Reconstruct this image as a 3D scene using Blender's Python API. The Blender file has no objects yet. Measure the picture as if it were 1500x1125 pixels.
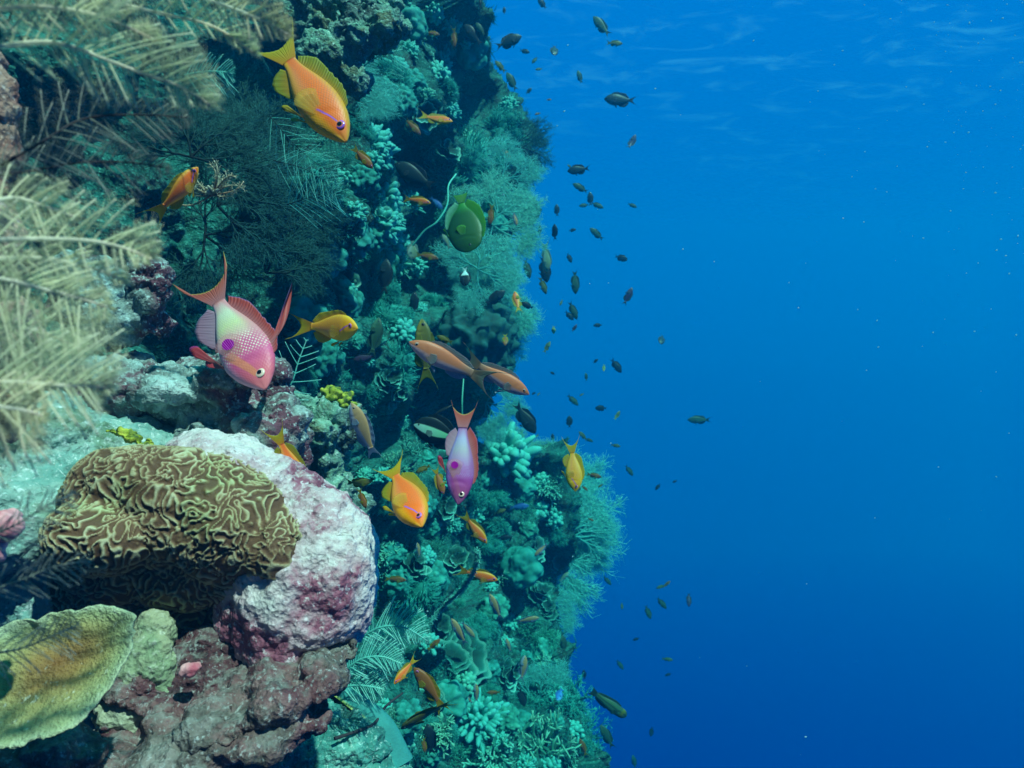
import bpy, bmesh, math, random
import numpy as np
from mathutils import Vector, Matrix
from mathutils.bvhtree import BVHTree

random.seed(7)
RNG = np.random.default_rng(11)
S = bpy.context.scene
COL = S.collection

# ---------------------------------------------------------------- camera, water light, sun, exposure
FPX = 978.0                      # focal length in pixels of a 1500 px wide frame
cam_d = bpy.data.cameras.new("camera"); cam = bpy.data.objects.new("camera", cam_d); COL.objects.link(cam)
cam_d.sensor_width = 36.0; cam_d.lens = 36.0 * FPX / 1500.0
cam.location = (0, 0, 0); cam.rotation_euler = (math.radians(90), 0, 0)
cam_d.clip_start = 0.01; cam_d.clip_end = 500
cam_d.dof.use_dof = True; cam_d.dof.focus_distance = 0.80; cam_d.dof.aperture_fstop = 12.0
S.camera = cam

SUN_DIR = Vector((-0.36, 0.42, -0.83)).normalized()     # the way the light travels
sun_d = bpy.data.lights.new("sun", 'SUN'); sun_o = bpy.data.objects.new("sun", sun_d); COL.objects.link(sun_o)
sun_d.energy = 5.0; sun_d.angle = math.radians(0.9); sun_d.color = (1.0, 0.93, 0.84)
sun_o.rotation_euler = SUN_DIR.to_track_quat('-Z', 'Y').to_euler()
sun_o.location = (2, -2, 6)

W = bpy.data.worlds.new("World"); S.world = W; W.use_nodes = True
nt = W.node_tree; nt.nodes.clear()
wo = nt.nodes.new('ShaderNodeOutputWorld'); bg = nt.nodes.new('ShaderNodeBackground')
sky = nt.nodes.new('ShaderNodeTexSky'); sky.sky_type = 'NISHITA'; sky.sun_disc = False
sky.sun_elevation = math.asin(-SUN_DIR.z)
sky.sun_rotation = math.atan2(-SUN_DIR.x, -SUN_DIR.y)
tc = nt.nodes.new('ShaderNodeTexCoord'); sx = nt.nodes.new('ShaderNodeSeparateXYZ')
nt.links.new(tc.outputs['Generated'], sx.inputs[0])
mr = nt.nodes.new('ShaderNodeMapRange'); mr.inputs[1].default_value = -1; mr.inputs[2].default_value = 1
nt.links.new(sx.outputs['Z'], mr.inputs[0])
cr = nt.nodes.new('ShaderNodeValToRGB'); nt.links.new(mr.outputs[0], cr.inputs[0])
def ramp_set(el, stops):
    while len(el) > 1: el.remove(el[-1])
    el[0].position = stops[0][0]; el[0].color = (*stops[0][1], 1)
    for p, c in stops[1:]:
        e = el.new(p); e.color = (*c, 1)
# radiance of the water by elevation: deep blue below, paler towards the surface
ramp_set(cr.color_ramp.elements, [(0.0, (0.0, 0.015, 0.12)), (0.25, (0.0, 0.026, 0.275)), (0.5, (0.0, 0.078, 0.42)),
                                  (0.75, (0.0, 0.155, 0.635)), (0.86, (0.0, 0.40, 0.72)), (1.0, (0.03, 1.0, 0.92))])
tint = nt.nodes.new('ShaderNodeMix'); tint.data_type = 'RGBA'; tint.blend_type = 'MULTIPLY'
tint.inputs[0].default_value = 1.0; tint.inputs[7].default_value = (0.0, 0.002, 0.005, 1)
nt.links.new(sky.outputs[0], tint.inputs[6])
addn = nt.nodes.new('ShaderNodeMix'); addn.data_type = 'RGBA'; addn.blend_type = 'ADD'; addn.inputs[0].default_value = 1.0
nt.links.new(cr.outputs[0], addn.inputs[6]); nt.links.new(tint.outputs[2], addn.inputs[7])
# world colour dimmed: reef shade painted in at its side, less fill behind camera
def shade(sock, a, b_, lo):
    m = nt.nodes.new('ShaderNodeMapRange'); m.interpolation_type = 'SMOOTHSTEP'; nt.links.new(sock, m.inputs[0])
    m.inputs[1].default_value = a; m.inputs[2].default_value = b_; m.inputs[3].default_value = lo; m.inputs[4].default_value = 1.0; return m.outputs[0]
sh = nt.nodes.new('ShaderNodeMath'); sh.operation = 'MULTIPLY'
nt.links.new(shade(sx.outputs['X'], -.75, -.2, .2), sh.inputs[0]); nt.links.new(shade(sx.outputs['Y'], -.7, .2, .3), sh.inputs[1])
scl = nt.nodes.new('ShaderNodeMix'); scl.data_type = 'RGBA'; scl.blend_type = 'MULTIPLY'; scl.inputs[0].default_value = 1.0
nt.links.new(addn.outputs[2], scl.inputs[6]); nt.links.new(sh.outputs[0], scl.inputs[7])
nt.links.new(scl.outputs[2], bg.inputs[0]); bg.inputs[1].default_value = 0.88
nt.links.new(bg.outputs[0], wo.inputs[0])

S.view_settings.view_transform = 'Standard'; S.view_settings.look = 'None'
S.view_settings.exposure = 0.2; S.view_settings.gamma = 1.0
S.render.engine = 'CYCLES'
S.cycles.use_denoising = True
S.cycles.max_bounces = 6; S.cycles.diffuse_bounces = 4; S.cycles.glossy_bounces = 2
S.cycles.transmission_bounces = 3; S.cycles.volume_bounces = 1; S.cycles.transparent_max_bounces = 10
S.cycles.caustics_reflective = False; S.cycles.caustics_refractive = False

def at(px, py, Y):
    "the point that stands Y metres out along the view at that place of the photograph"
    return Vector(((px - 750.0) / FPX * Y, Y, -(py - 562.5) / FPX * Y))

# ---------------------------------------------------------------- numpy noise
def _hash(ix, iy, iz, seed):
    h = (ix.astype(np.int64) * 73856093) ^ (iy.astype(np.int64) * 19349663) ^ (iz.astype(np.int64) * 83492791) ^ (seed * 2654435761)
    h = (h ^ (h >> 13)) * 1274126177 & 0x7fffffff
    h = (h ^ (h >> 15)) * 668265263 & 0x7fffffff
    return h ^ (h >> 11)
_G = RNG.normal(size=(512, 3)); _G /= np.linalg.norm(_G, axis=1)[:, None]
def perlin(P, seed=0):
    F = np.floor(P).astype(np.int64); f = P - F
    w = f * f * f * (f * (f * 6 - 15) + 10)
    out = np.zeros(len(P))
    for dx in (0, 1):
        wx = w[:, 0] if dx else 1 - w[:, 0]
        for dy in (0, 1):
            wy = w[:, 1] if dy else 1 - w[:, 1]
            for dz in (0, 1):
                wz = w[:, 2] if dz else 1 - w[:, 2]
                g = _G[_hash(F[:, 0] + dx, F[:, 1] + dy, F[:, 2] + dz, seed) & 511]
                out += wx * wy * wz * (g[:, 0] * (f[:, 0] - dx) + g[:, 1] * (f[:, 1] - dy) + g[:, 2] * (f[:, 2] - dz))
    return out * 1.5
def fbm(P, octv=4, seed=0, gain=0.5):
    a, s, o = 1.0, 1.0, 0.0
    for k in range(octv):
        o = o + a * perlin(P * s + 17.3 * k, seed + k); a *= gain; s *= 2.03
    return o
def worley(P, seed=0, jit=1.0):
    F = np.floor(P).astype(np.int64); f = P - F
    f1 = np.full(len(P), 9.0); f2 = np.full(len(P), 9.0); cid = np.zeros(len(P), np.int64)
    for dx in (-1, 0, 1):
        for dy in (-1, 0, 1):
            for dz in (-1, 0, 1):
                h = _hash(F[:, 0] + dx, F[:, 1] + dy, F[:, 2] + dz, seed + 77)
                cx = dx + 0.5 + jit * ((h & 1023) / 1023.0 - 0.5); cy = dy + 0.5 + jit * (((h >> 10) & 1023) / 1023.0 - 0.5)
                cz = dz + 0.5 + jit * (((h >> 20) & 1023) / 1023.0 - 0.5)
                d = (f[:, 0] - cx) ** 2 + (f[:, 1] - cy) ** 2 + (f[:, 2] - cz) ** 2
                m = d < f1
                f2 = np.where(m, f1, np.minimum(f2, d)); cid = np.where(m, h, cid); f1 = np.where(m, d, f1)
    return np.sqrt(f1), np.sqrt(f2), (cid & 1023) / 1023.0
def bumps(P, r, seed=0):
    "rounded lumps about r metres across, 0 in the creases to 1 on the tops"
    f1, f2, c = worley(P / r, seed)
    return np.clip(1 - (f1 / 0.75) ** 2, 0, 1) * (0.45 + 0.55 * c)
def sstep(a, b, x):
    t = np.clip((x - a) / (b - a), 0, 1); return t * t * (3 - 2 * t)

# ---------------------------------------------------------------- objects
def tag(o, label=None, cat=None, group=None, kind=None):
    if label: o['label'] = label
    if cat: o['category'] = cat
    if group: o['group'] = group
    if kind: o['kind'] = kind
    return o
def link(name, me, mats, parent=None, smooth=True):
    o = bpy.data.objects.new(name, me); COL.objects.link(o)
    for m in (mats if isinstance(mats, (list, tuple)) else [mats]):
        me.materials.append(m)
    if smooth: me.polygons.foreach_set('use_smooth', np.ones(len(me.polygons), bool))
    if parent is not None: o.parent = parent
    return o
def empty(name, loc=(0, 0, 0)):
    o = bpy.data.objects.new(name, None); COL.objects.link(o); o.location = loc; o.empty_display_size = 0.02
    return o
def mesh_np(name, V, Q, attrs=None, T=None, mi=None):
    "V verts, Q quads (n,4), T triangles (n,3); attrs are per-vertex floats"
    me = bpy.data.meshes.new(name)
    V = np.asarray(V, np.float32)
    Q = np.zeros((0, 4), np.int32) if Q is None else np.asarray(Q, np.int32)
    T = np.zeros((0, 3), np.int32) if T is None else np.asarray(T, np.int32)
    me.vertices.add(len(V)); me.vertices.foreach_set('co', V.ravel())
    nl = Q.size + T.size
    me.loops.add(nl); me.loops.foreach_set('vertex_index', np.concatenate([Q.ravel(), T.ravel()]))
    nq, n3 = len(Q), len(T)
    me.polygons.add(nq + n3)
    me.polygons.foreach_set('loop_start', np.concatenate([np.arange(nq) * 4, nq * 4 + np.arange(n3) * 3]).astype(np.int32))
    if mi is not None: me.polygons.foreach_set('material_index', np.asarray(mi, np.int32))
    for k, a in (attrs or {}).items():
        at_ = me.attributes.new(k, 'FLOAT', 'POINT'); at_.data.foreach_set('value', np.asarray(a, np.float32))
    me.update(calc_edges=True); me.validate()
    return me
class MB:
    "collects pieces of ONE mesh"
    def __init__(s): s.V, s.Q, s.T, s.A, s.n, s.MI, s.MT = [], [], [], [], 0, [], []
    def add(s, V, Q=None, T=None, a=None, mi=0):
        V = np.asarray(V, float).reshape(-1, 3)
        if Q is not None and len(Q): s.Q.append(np.asarray(Q) + s.n); s.MI.append(np.full(len(Q), mi))
        if T is not None and len(T): s.T.append(np.asarray(T) + s.n); s.MT.append(np.full(len(T), mi))
        s.V.append(V); s.A.append(np.zeros(len(V)) if a is None else np.broadcast_to(np.asarray(a, float), (len(V),))); s.n += len(V)
    def mesh(s, name):
        return mesh_np(name, np.concatenate(s.V), np.concatenate(s.Q) if s.Q else None, {'tip': np.concatenate(s.A)},
                       np.concatenate(s.T) if s.T else None, np.concatenate(s.MI + s.MT))
    def build(s, name, mats, parent=None): return link(name, s.mesh(name), mats, parent)
def tubes(mb, P, R, n=5, a=None, mi=0, cap=True):
    "P (M,K,3) polylines with radii R (M,K): M tubes at once"
    P = np.asarray(P, float); R = np.asarray(R, float); M, K, _ = P.shape
    if M == 0: return
    Tn = np.gradient(P, axis=1); Tn /= np.linalg.norm(Tn, axis=2, keepdims=True) + 1e-12
    ref = np.where(np.abs(Tn[:, :1, 2:3]) > 0.8, np.array([[[1.0, 0, 0]]]), np.array([[[0, 0, 1.0]]]))
    U = np.cross(Tn, ref); U /= np.linalg.norm(U, axis=2, keepdims=True) + 1e-12
    Vv = np.cross(Tn, U)
    ang = np.arange(n) * 2 * np.pi / n
    X = P[:, :, None, :] + R[:, :, None, None] * (U[:, :, None, :] * np.cos(ang)[None, None, :, None] + Vv[:, :, None, :] * np.sin(ang)[None, None, :, None])
    base = np.arange(M)[:, None, None] * K * n + np.arange(K - 1)[None, :, None] * n
    i = np.arange(n)[None, None, :]; j = (i + 1) % n
    Q = np.stack([base + i, base + j, base + n + j, base + n + i], -1).reshape(-1, 4)
    tt = np.linspace(0, 1, K)[None, :, None] * np.ones((M, 1, n)) if a is None else np.broadcast_to(np.asarray(a, float).reshape(M, -1, 1), (M, K, n))
    T = None
    if cap and n >= 3:
        b0 = np.arange(M)[:, None] * K * n + (K - 1) * n; k = np.arange(1, n - 1)[None, :]
        T = np.stack([b0 + 0 * k, b0 + k, b0 + k + 1], -1).reshape(-1, 3)
    mb.add(X.reshape(-1, 3), Q, T, tt.ravel(), mi)
def spline(pts, k):
    "smooth curve through the points, k samples"
    p = np.array([list(q) for q in pts], float); n = len(p)
    if n == 2: return p[0] + (p[1] - p[0]) * np.linspace(0, 1, k)[:, None]
    pe = np.vstack([2 * p[0] - p[1], p, 2 * p[-1] - p[-2]])
    t = np.linspace(0, n - 1 - 1e-9, k); i = t.astype(int); f = (t - i)[:, None]
    a, b, c, d = pe[i], pe[i + 1], pe[i + 2], pe[i + 3]
    return 0.5 * ((2 * b) + (c - a) * f + (2 * a - 5 * b + 4 * c - d) * f * f + (3 * b - a - 3 * c + d) * f ** 3)
def unit(v):
    v = np.asarray(v, float); return v / (np.linalg.norm(v, axis=-1, keepdims=True) + 1e-12)

# ---------------------------------------------------------------- material nodes
class NB:
    def __init__(s, name):
        s.m = bpy.data.materials.new(name); s.m.use_nodes = True; s.t = s.m.node_tree; s.t.nodes.clear()
        s.out = s.n('ShaderNodeOutputMaterial')
    def n(s, k, **kw):
        x = s.t.nodes.new(k)
        for a, b in kw.items(): setattr(x, a, b)
        return x
    def set(s, sock, v):
        if v is None: return
        if isinstance(v, bpy.types.NodeSocket): s.t.links.new(v, sock)
        elif isinstance(v, (tuple, list)) and len(v) == 3 and sock.type == 'RGBA': sock.default_value = (*v, 1)
        else: sock.default_value = v
    def math(s, op, a, b=None, c=None, clamp=False):
        x = s.n('ShaderNodeMath', operation=op, use_clamp=clamp)
        s.set(x.inputs[0], a); s.set(x.inputs[1], b); s.set(x.inputs[2], c); return x.outputs[0]
    def mix(s, f, a, b, blend='MIX'):
        x = s.n('ShaderNodeMix', data_type='RGBA', blend_type=blend); s.set(x.inputs[0], f); s.set(x.inputs[6], a); s.set(x.inputs[7], b); return x.outputs[2]
    def ramp(s, f, stops, interp='LINEAR'):
        x = s.n('ShaderNodeValToRGB'); ramp_set(x.color_ramp.elements, [(p, c if isinstance(c, tuple) else (c, c, c)) for p, c in stops])
        x.color_ramp.interpolation = interp; s.set(x.inputs[0], f); return x.outputs[0]
    def sm(s, a, b, x): return s.ramp_range(x, a, b)
    def ramp_range(s, x, a, b, lo=0.0, hi=1.0):
        r = s.n('ShaderNodeMapRange', interpolation_type='SMOOTHSTEP'); s.set(r.inputs[0], x)
        r.inputs[1].default_value = a; r.inputs[2].default_value = b; r.inputs[3].default_value = lo; r.inputs[4].default_value = hi; return r.outputs[0]
    def attr(s, name): return s.n('ShaderNodeAttribute', attribute_name=name).outputs['Fac']
    def pos(s): return s.n('ShaderNodeNewGeometry').outputs['Position']
    def obj(s): return s.n('ShaderNodeTexCoord').outputs['Object']
    def rnd(s): return s.n('ShaderNodeObjectInfo').outputs['Random']
    def noise(s, v, scale, detail=4, rough=0.55, dist=0.0):
        x = s.n('ShaderNodeTexNoise'); s.set(x.inputs['Vector'], v); x.inputs['Scale'].default_value = scale
        x.inputs['Detail'].default_value = detail; x.inputs['Roughness'].default_value = rough; x.inputs['Distortion'].default_value = dist
        return x.outputs['Fac']
    def voro(s, v, scale, feature='F1', rand=1.0):
        x = s.n('ShaderNodeTexVoronoi', feature=feature); s.set(x.inputs['Vector'], v); x.inputs['Scale'].default_value = scale
        x.inputs['Randomness'].default_value = rand; return x.outputs['Distance']
    def xyz(s, a, b, c=0.0):
        x = s.n('ShaderNodeCombineXYZ'); s.set(x.inputs[0], a); s.set(x.inputs[1], b); s.set(x.inputs[2], c); return x.outputs[0]
    def bump(s, h, strength=0.5, dist=0.002):
        x = s.n('ShaderNodeBump'); x.inputs['Strength'].default_value = strength; x.inputs['Distance'].default_value = dist
        s.set(x.inputs['Height'], h); return x.outputs[0]
    def bsdf(s, col, rough=0.7, normal=None, spec=0.3, trans=0.0, alpha=None, sss=0.0):
        p = s.n('ShaderNodeBsdfPrincipled'); s.set(p.inputs['Base Color'], col); s.set(p.inputs['Roughness'], rough)
        p.inputs['Specular IOR Level'].default_value = spec
        if normal is not None: s.set(p.inputs['Normal'], normal)
        if alpha is not None: s.set(p.inputs['Alpha'], alpha)
        o = p.outputs[0]
        if trans > 0:
            t = s.n('ShaderNodeBsdfTranslucent'); s.set(t.inputs[0], col); mx = s.n('ShaderNodeMixShader'); mx.inputs[0].default_value = trans
            s.t.links.new(o, mx.inputs[1]); s.t.links.new(t.outputs[0], mx.inputs[2]); o = mx.outputs[0]
        s.t.links.new(o, s.out.inputs[0]); return s.m

def mat_rock(name, cols, sc=1.0, bumpd=0.004, rough=0.8, fine=None, silt=None):
    "crusted rock: patches of several growths, cols = [(threshold, colour)...] spread by noise, with specks and pits"
    b = NB(name); p = b.pos()
    f = b.noise(p, 9 * sc, 6, 0.62, 0.4)
    c = b.ramp(f, cols)
    sp = b.noise(p, 130 * sc, 3, 0.7)
    c = b.mix(b.ramp_range(sp, 0.54, 0.68, 0, 0.75), c, fine or (0.55, 0.62, 0.55))
    dk = b.noise(p, 75 * sc, 4, 0.7, 1.0)
    c = b.mix(b.ramp_range(dk, 0.56, 0.7, 0, 0.7), c, (0.025, 0.03, 0.03))
    mid = b.noise(p, 28 * sc, 4, 0.65, 0.6)
    c = b.mix(b.ramp_range(mid, 0.35, 0.65, 0.0, 0.6), c, b.mix(0.5, c, cols[len(cols) // 2][1], 'MULTIPLY'))
    if silt:
        nz = b.n('ShaderNodeSeparateXYZ'); b.t.links.new(b.n('ShaderNodeNewGeometry').outputs['Normal'], nz.inputs[0])
        sf = b.math('MULTIPLY', b.ramp_range(b.math('ADD', nz.outputs[2], b.math('MULTIPLY', b.math('SUBTRACT', sp, .5), 1.6)), .3, .95), b.ramp_range(b.noise(p, 40 * sc, 3, .6), .42, .62, 0, .6))
        c = b.mix(sf, c, silt)
    h = b.math('ADD', b.math('MULTIPLY', b.noise(p, 60 * sc, 6, 0.7), 1.0), b.math('MULTIPLY', b.voro(p, 210 * sc), 0.45))
    return b.bsdf(c, rough, b.bump(h, 0.9, bumpd), 0.25)
def mat_growth(name, dark, mid, tip, sc=1.0, trans=0.0, rough=0.7, vary=0.35):
    "a coral or hydroid: colour runs from base to growing tip (attribute tip), with mottling and a little variety from colony to colony"
    b = NB(name); p = b.obj(); t = b.attr('tip')
    n = b.noise(p, 60 * sc, 4, 0.65)
    f = b.math('ADD', t, b.math('MULTIPLY', b.math('SUBTRACT', n, 0.5), 0.5), clamp=True)
    c = b.ramp(f, [(0.0, dark), (0.5, mid), (1.0, tip)])
    c = b.mix(b.math('MULTIPLY', b.rnd(), vary), c, b.mix(1.0, c, (0.45, 0.75, 0.95), 'MULTIPLY'))
    r2 = b.math('FRACT', b.math('MULTIPLY', b.rnd(), 7.31)); c = b.mix(b.math('MULTIPLY', b.ramp_range(r2, .62, 1.0), vary), c, b.mix(1.0, c, (1.7, .85, .55), 'MULTIPLY'))
    h = b.noise(p, 400 * sc, 3, 0.7)
    return b.bsdf(c, rough, b.bump(h, 0.6, 0.002), 0.25, trans)
# ================================================================ THE SETTING: reef wall, farther outcrop, rocks
def smooth_tab(tab, x):
    xs = np.array([t[0] for t in tab], float); ys = np.array([t[1] for t in tab], float)
    o = 0
    for d, w in ((-24, .2), (-12, .2), (0, .2), (12, .2), (24, .2)): o = o + w * np.interp(x + d, xs, ys)
    return o
TEAL = (0.055, 0.22, 0.19); PALE = (0.30, 0.46, 0.38); DARK = (0.018, 0.035, 0.04); MAROON = (0.06, 0.022, 0.03)
M_wall = mat_rock("reef_growth", [(0.25, (0.005, 0.020, 0.02)), (0.38, (0.008, 0.065, 0.056)), (0.5, (0.014, 0.14, 0.115)), (0.6, (0.02, 0.035, 0.033)), (0.74, (0.06, 0.34, 0.28))], 1.0, 0.007, 0.85, (0.12, 0.44, 0.38), (.03, .22, .185))
def reef_sheet(name, edge, x0, depth, v0, v1, nu, nv, holes, seed, amp=1.0, push=None, back=(2.2, 260)):
    w = np.concatenate([np.linspace(0, 1, nu), 1 + np.linspace(0.004, 1, nu // 7) ** 1.3])
    v = np.linspace(v0, v1, nv)
    Wg, Vg = np.meshgrid(w, v)
    E = smooth_tab(edge, Vg)
    wc = np.minimum(Wg, 1); k = np.maximum(Wg - 1, 0)
    px = x0 + (E - x0) * (wc - 0.10 * k ** 2) - back[1] * k ** 2
    D = np.interp(px, [d[0] for d in depth], [d[1] for d in depth])
    De = np.interp(E, [d[0] for d in depth], [d[1] for d in depth])
    D = np.where(Wg > 1, De + back[0] * k, D)
    if push is not None: D = D * push(px, Vg)
    hol = np.zeros_like(D)
    for hx, hy, ra, rb, dd in holes:
        hol += dd * np.exp(-(((px - hx) / ra) ** 2 + ((Vg - hy) / rb) ** 2) ** 1.5)
    P = np.stack([(px - 750) / FPX * D, D, -(Vg - 562.5) / FPX * D], -1)
    du = np.gradient(P, axis=1); dv = np.gradient(P, axis=0)
    N = unit(np.cross(du, dv)); N = np.where((N * P).sum(-1, keepdims=True) > 0, -N, N)
    Pf = P.reshape(-1, 3)
    warp = np.stack([fbm(Pf * 4 + o, 2, seed + i) for i, o in enumerate((0, 31, 77))], -1) * 0.07
    Pw = Pf + warp
    b1 = bumps(Pw, 0.42, seed); b2 = bumps(Pw + 9, 0.19, seed + 1); b3 = bumps(Pw + 5, 0.085, seed + 2)
    b4 = bumps(Pf + warp * 0.3, 0.036, seed + 3); b5 = bumps(Pf, 0.016, seed + 4)
    n1 = fbm(Pf * 14, 4, seed + 9)
    patch = sstep(-0.25, 0.35, fbm(Pf * 5, 2, seed + 20))           # where knobbly growth covers the rock
    h = amp * (0.20 * b1 + 0.12 * b2 + 0.05 * b3 * (0.4 + 0.6 * patch) + 0.02 * b4 * (0.25 + 0.75 * patch) + 0.008 * b5 * patch + 0.016 * n1) - 0.17 * amp
    X = Pf + N.reshape(-1, 3) * h[:, None]
    X += unit(Pf) * hol.reshape(-1, 1)
    n, m = P.shape[:2]
    idx = np.arange(n * m).reshape(n, m)
    Q = np.stack([idx[:-1, :-1], idx[1:, :-1], idx[1:, 1:], idx[:-1, 1:]], -1).reshape(-1, 4)
    me = mesh_np(name, X, Q, {'tip': 0.6 * b4 * patch + 0.4 * b3})
    o = link(name, me, M_wall); tag(o, kind='structure')
    tri = np.concatenate([Q[:, :3], Q[:, [0, 2, 3]]])
    bvh = BVHTree.FromPolygons(X.tolist(), Q.tolist())
    return o, bvh, X.reshape(n, m, 3), N
edge_w = [(-140, 640), (0, 640), (60, 678), (110, 715), (170, 752), (235, 765), (290, 748), (340, 722), (420, 715), (480, 722), (535, 728), (575, 690), (640, 660),
          (690, 650), (740, 665), (860, 690), (1000, 700), (1250, 720)]
depth_w = [(-200, .95), (0, 1.0), (200, 1.1), (300, 1.22), (420, 1.45), (500, 1.68), (600, 2.1), (660, 2.5), (720, 2.95), (800, 3.4)]
push_w = lambda px, v: 1 - 0.22 * sstep(760, 1150, v) * sstep(350, 520, px) + 0.05 * sstep(60, -100, v)
holes_w = [(400, 170, 90, 90, .35), (600, 260, 60, 40, .5), (560, 425, 60, 45, .5), (645, 615, 70, 45, .6), (700, 140, 38, 45, .35), (520, 50, 90, 70, .3), (590, 210, 40, 45, .3),
           (625, 340, 30, 60, .35), (650, 410, 50, 40, .3), (640, 560, 60, 30, .3), (570, 900, 40, 50, .25), (600, 1000, 50, 40, .25), (690, 820, 30, 60, .25), (560, 640, 30, 40, .3)]
wall_o, wall_bvh, wall_X, wall_N = reef_sheet("reef_wall", edge_w, -80, depth_w, -110, 1230, 560, 760, holes_w, 3, push=push_w)
edge_c = [(560, 770), (640, 790), (690, 815), (760, 818), (830, 812), (900, 800), (960, 800), (1020, 830), (1060, 850), (1125, 862), (1250, 880)]
depth_c = [(500, 3.2), (640, 3.05), (720, 3.0), (790, 3.2), (860, 3.5), (920, 3.9)]
def push_c(px, v):      # the outcrop's top is a rounded shoulder that falls away behind
    top = 662 + 60 * np.clip((720 - px) / 90, 0, 1) ** 2 + 50 * np.clip((px - 790) / 60, 0, 1) ** 2
    return 1 + 0.5 * np.clip((top - v) / 160, 0, 1) ** 1.2 - 0.25 * sstep(850, 1150, v)
out_o, out_bvh, out_X, out_N = reef_sheet("reef_outcrop", edge_c, 560, depth_c, 655, 1230, 260, 420, [(745, 700, 30, 25, .3), (720, 900, 35, 50, .4), (800, 830, 25, 30, .3), (770, 1010, 40, 30, .4)], 41, amp=0.9, push=push_c, back=(1.6, 120))

def hit(px, py, which=None):
    "where the view through that place of the photograph meets the reef"
    d = at(px, py, 1.0).normalized(); best = None
    for b in ([wall_bvh, out_bvh] if which is None else [which]):
        r = b.ray_cast(Vector((0, 0, 0)), d)
        if r[0] is not None and (best is None or r[3] < best[2]): best = (r[0], r[1] if r[1].dot(d) < 0 else -r[1], r[3])
    if best is None: return at(px, py, 3.2), Vector((0.5, -0.8, 0.3)).normalized()
    return best[0], best[1]

# ---------------------------------------------------------------- rocks: overlapping ellipsoids fused into one closed lump, then weathered
def lump(name, prims, vox, disp):
    "prims: (px, py, Y, rx, ry, rz, roll) with radii in pixels at that distance"
    bm = bmesh.new()
    for q in prims:
        px, py, Y, rx, ry, rz = q[:6]; roll = math.radians(q[6]) if len(q) > 6 else 0
        s = Y / FPX
        M = Matrix.Translation(at(px, py, Y)) @ Matrix.Rotation(roll, 4, 'Y') @ Matrix.Diagonal((rx * s, ry * s, rz * s, 1))
        bmesh.ops.create_icosphere(bm, subdivisions=3, radius=1, matrix=M)
    me0 = bpy.data.meshes.new(name + "_cage"); bm.to_mesh(me0); bm.free()
    o = bpy.data.objects.new(name + "_cage", me0); COL.objects.link(o)
    m = o.modifiers.new("r", 'REMESH'); m.mode = 'VOXEL'; m.voxel_size = vox
    s_ = o.modifiers.new("s", 'SMOOTH'); s_.iterations = 6; s_.factor = 0.5
    dg = bpy.context.evaluated_depsgraph_get(); dg.update()
    me = bpy.data.meshes.new_from_object(o.evaluated_get(dg)); me.name = name
    bpy.data.objects.remove(o); bpy.data.meshes.remove(me0)
    n = len(me.vertices); co = np.empty(n * 3, np.float32); me.vertices.foreach_get('co', co); co = co.reshape(-1, 3).astype(float)
    tip = np.zeros(n)
    for d in (disp if isinstance(disp, (list, tuple)) else [disp]):
        no = np.empty(n * 3, np.float32); me.vertices.foreach_get('normal', no); no = no.reshape(-1, 3).astype(float)
        h, t = d(co, no); co = co + no * h[:, None]; tip = t if t is not None else tip
        me.vertices.foreach_set('co', co.astype(np.float32).ravel()); me.update()
    a = me.attributes.new('tip', 'FLOAT', 'POINT'); a.data.foreach_set('value', tip.astype(np.float32))
    me.materials.clear()
    return me
def rough_disp(big=0.02, rb=0.09, med=0.01, rm=0.035, small=0.004, rs=0.013, seed=0, strata=0.0):
    def f(P, N):
        w = np.stack([fbm(P * 12 + o, 2, seed + 50 + i) for i, o in enumerate((0, 31, 77))], -1) * 0.02
        h = big * (bumps(P + w, rb, seed) - .5) + 0.5 * big * fbm(P * 10, 3, seed + 5)
        if strata:
            s = fbm(P * np.array([3, 3, 26.0]) + (P[:, :1] * np.array([0, 0, 9.0])), 3, seed + 7)
            h = h + strata * (np.abs(s) * 2 - .6)
        return h, None
    def g(P, N):
        a = bumps(P, rm, seed + 1); c = bumps(P, rs, seed + 2); p = sstep(-.3, .3, fbm(P * 16, 2, seed + 8))
        return med * (a - .4) + small * c * (0.3 + .7 * p) + small * 1.2 * fbm(P * 90, 4, seed + 3, 0.6), 0.5 * a + 0.5 * c
    return [f, g]
def put(me, name, mat, label, cat, group=None):
    o = link(name, me, mat); tag(o, label, cat, group); return o

PINKCRUST = [(0.30, (0.13, 0.03, 0.055)), (0.42, (0.32, 0.11, 0.17)), (0.47, (0.50, 0.36, 0.40)), (0.57, (0.66, 0.62, 0.62)), (0.70, (0.60, 0.66, 0.60))]
M_boulder = mat_rock("pink_crust", PINKCRUST, 1.3, 0.003, 0.7, (0.80, 0.76, 0.80), (0.60, 0.58, 0.56))
M_maroon = mat_rock("maroon_crust", [(0.3, (0.035, 0.02, 0.025)), (0.42, (0.13, 0.05, 0.06)), (0.52, (0.22, 0.13, 0.13)), (0.6, (0.10, 0.09, 0.08)), (0.72, (0.28, 0.27, 0.25))], 1.4, 0.004, 0.8, (0.45, 0.5, 0.5), (.22, .25, .23))
M_ledge = mat_rock("ledge_crust", [(0.3, (0.05, 0.018, 0.03)), (0.43, (0.16, 0.06, 0.09)), (0.52, (0.16, 0.20, 0.19)), (0.62, (0.34, 0.46, 0.45)), (0.75, (0.60, 0.70, 0.72))], 1.3, 0.004, 0.8, (0.6, 0.75, 0.75), (.36, .52, .5))
M_slope = mat_rock("pale_turf_rock", [(0.3, (0.09, 0.17, 0.16)), (0.43, (0.17, 0.36, 0.33)), (0.52, (0.30, 0.46, 0.42)), (0.6, (0.14, 0.24, 0.16)), (0.72, (0.5, 0.62, 0.6))], 1.1, 0.003, 0.85, (0.7, 0.8, 0.8))
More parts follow.
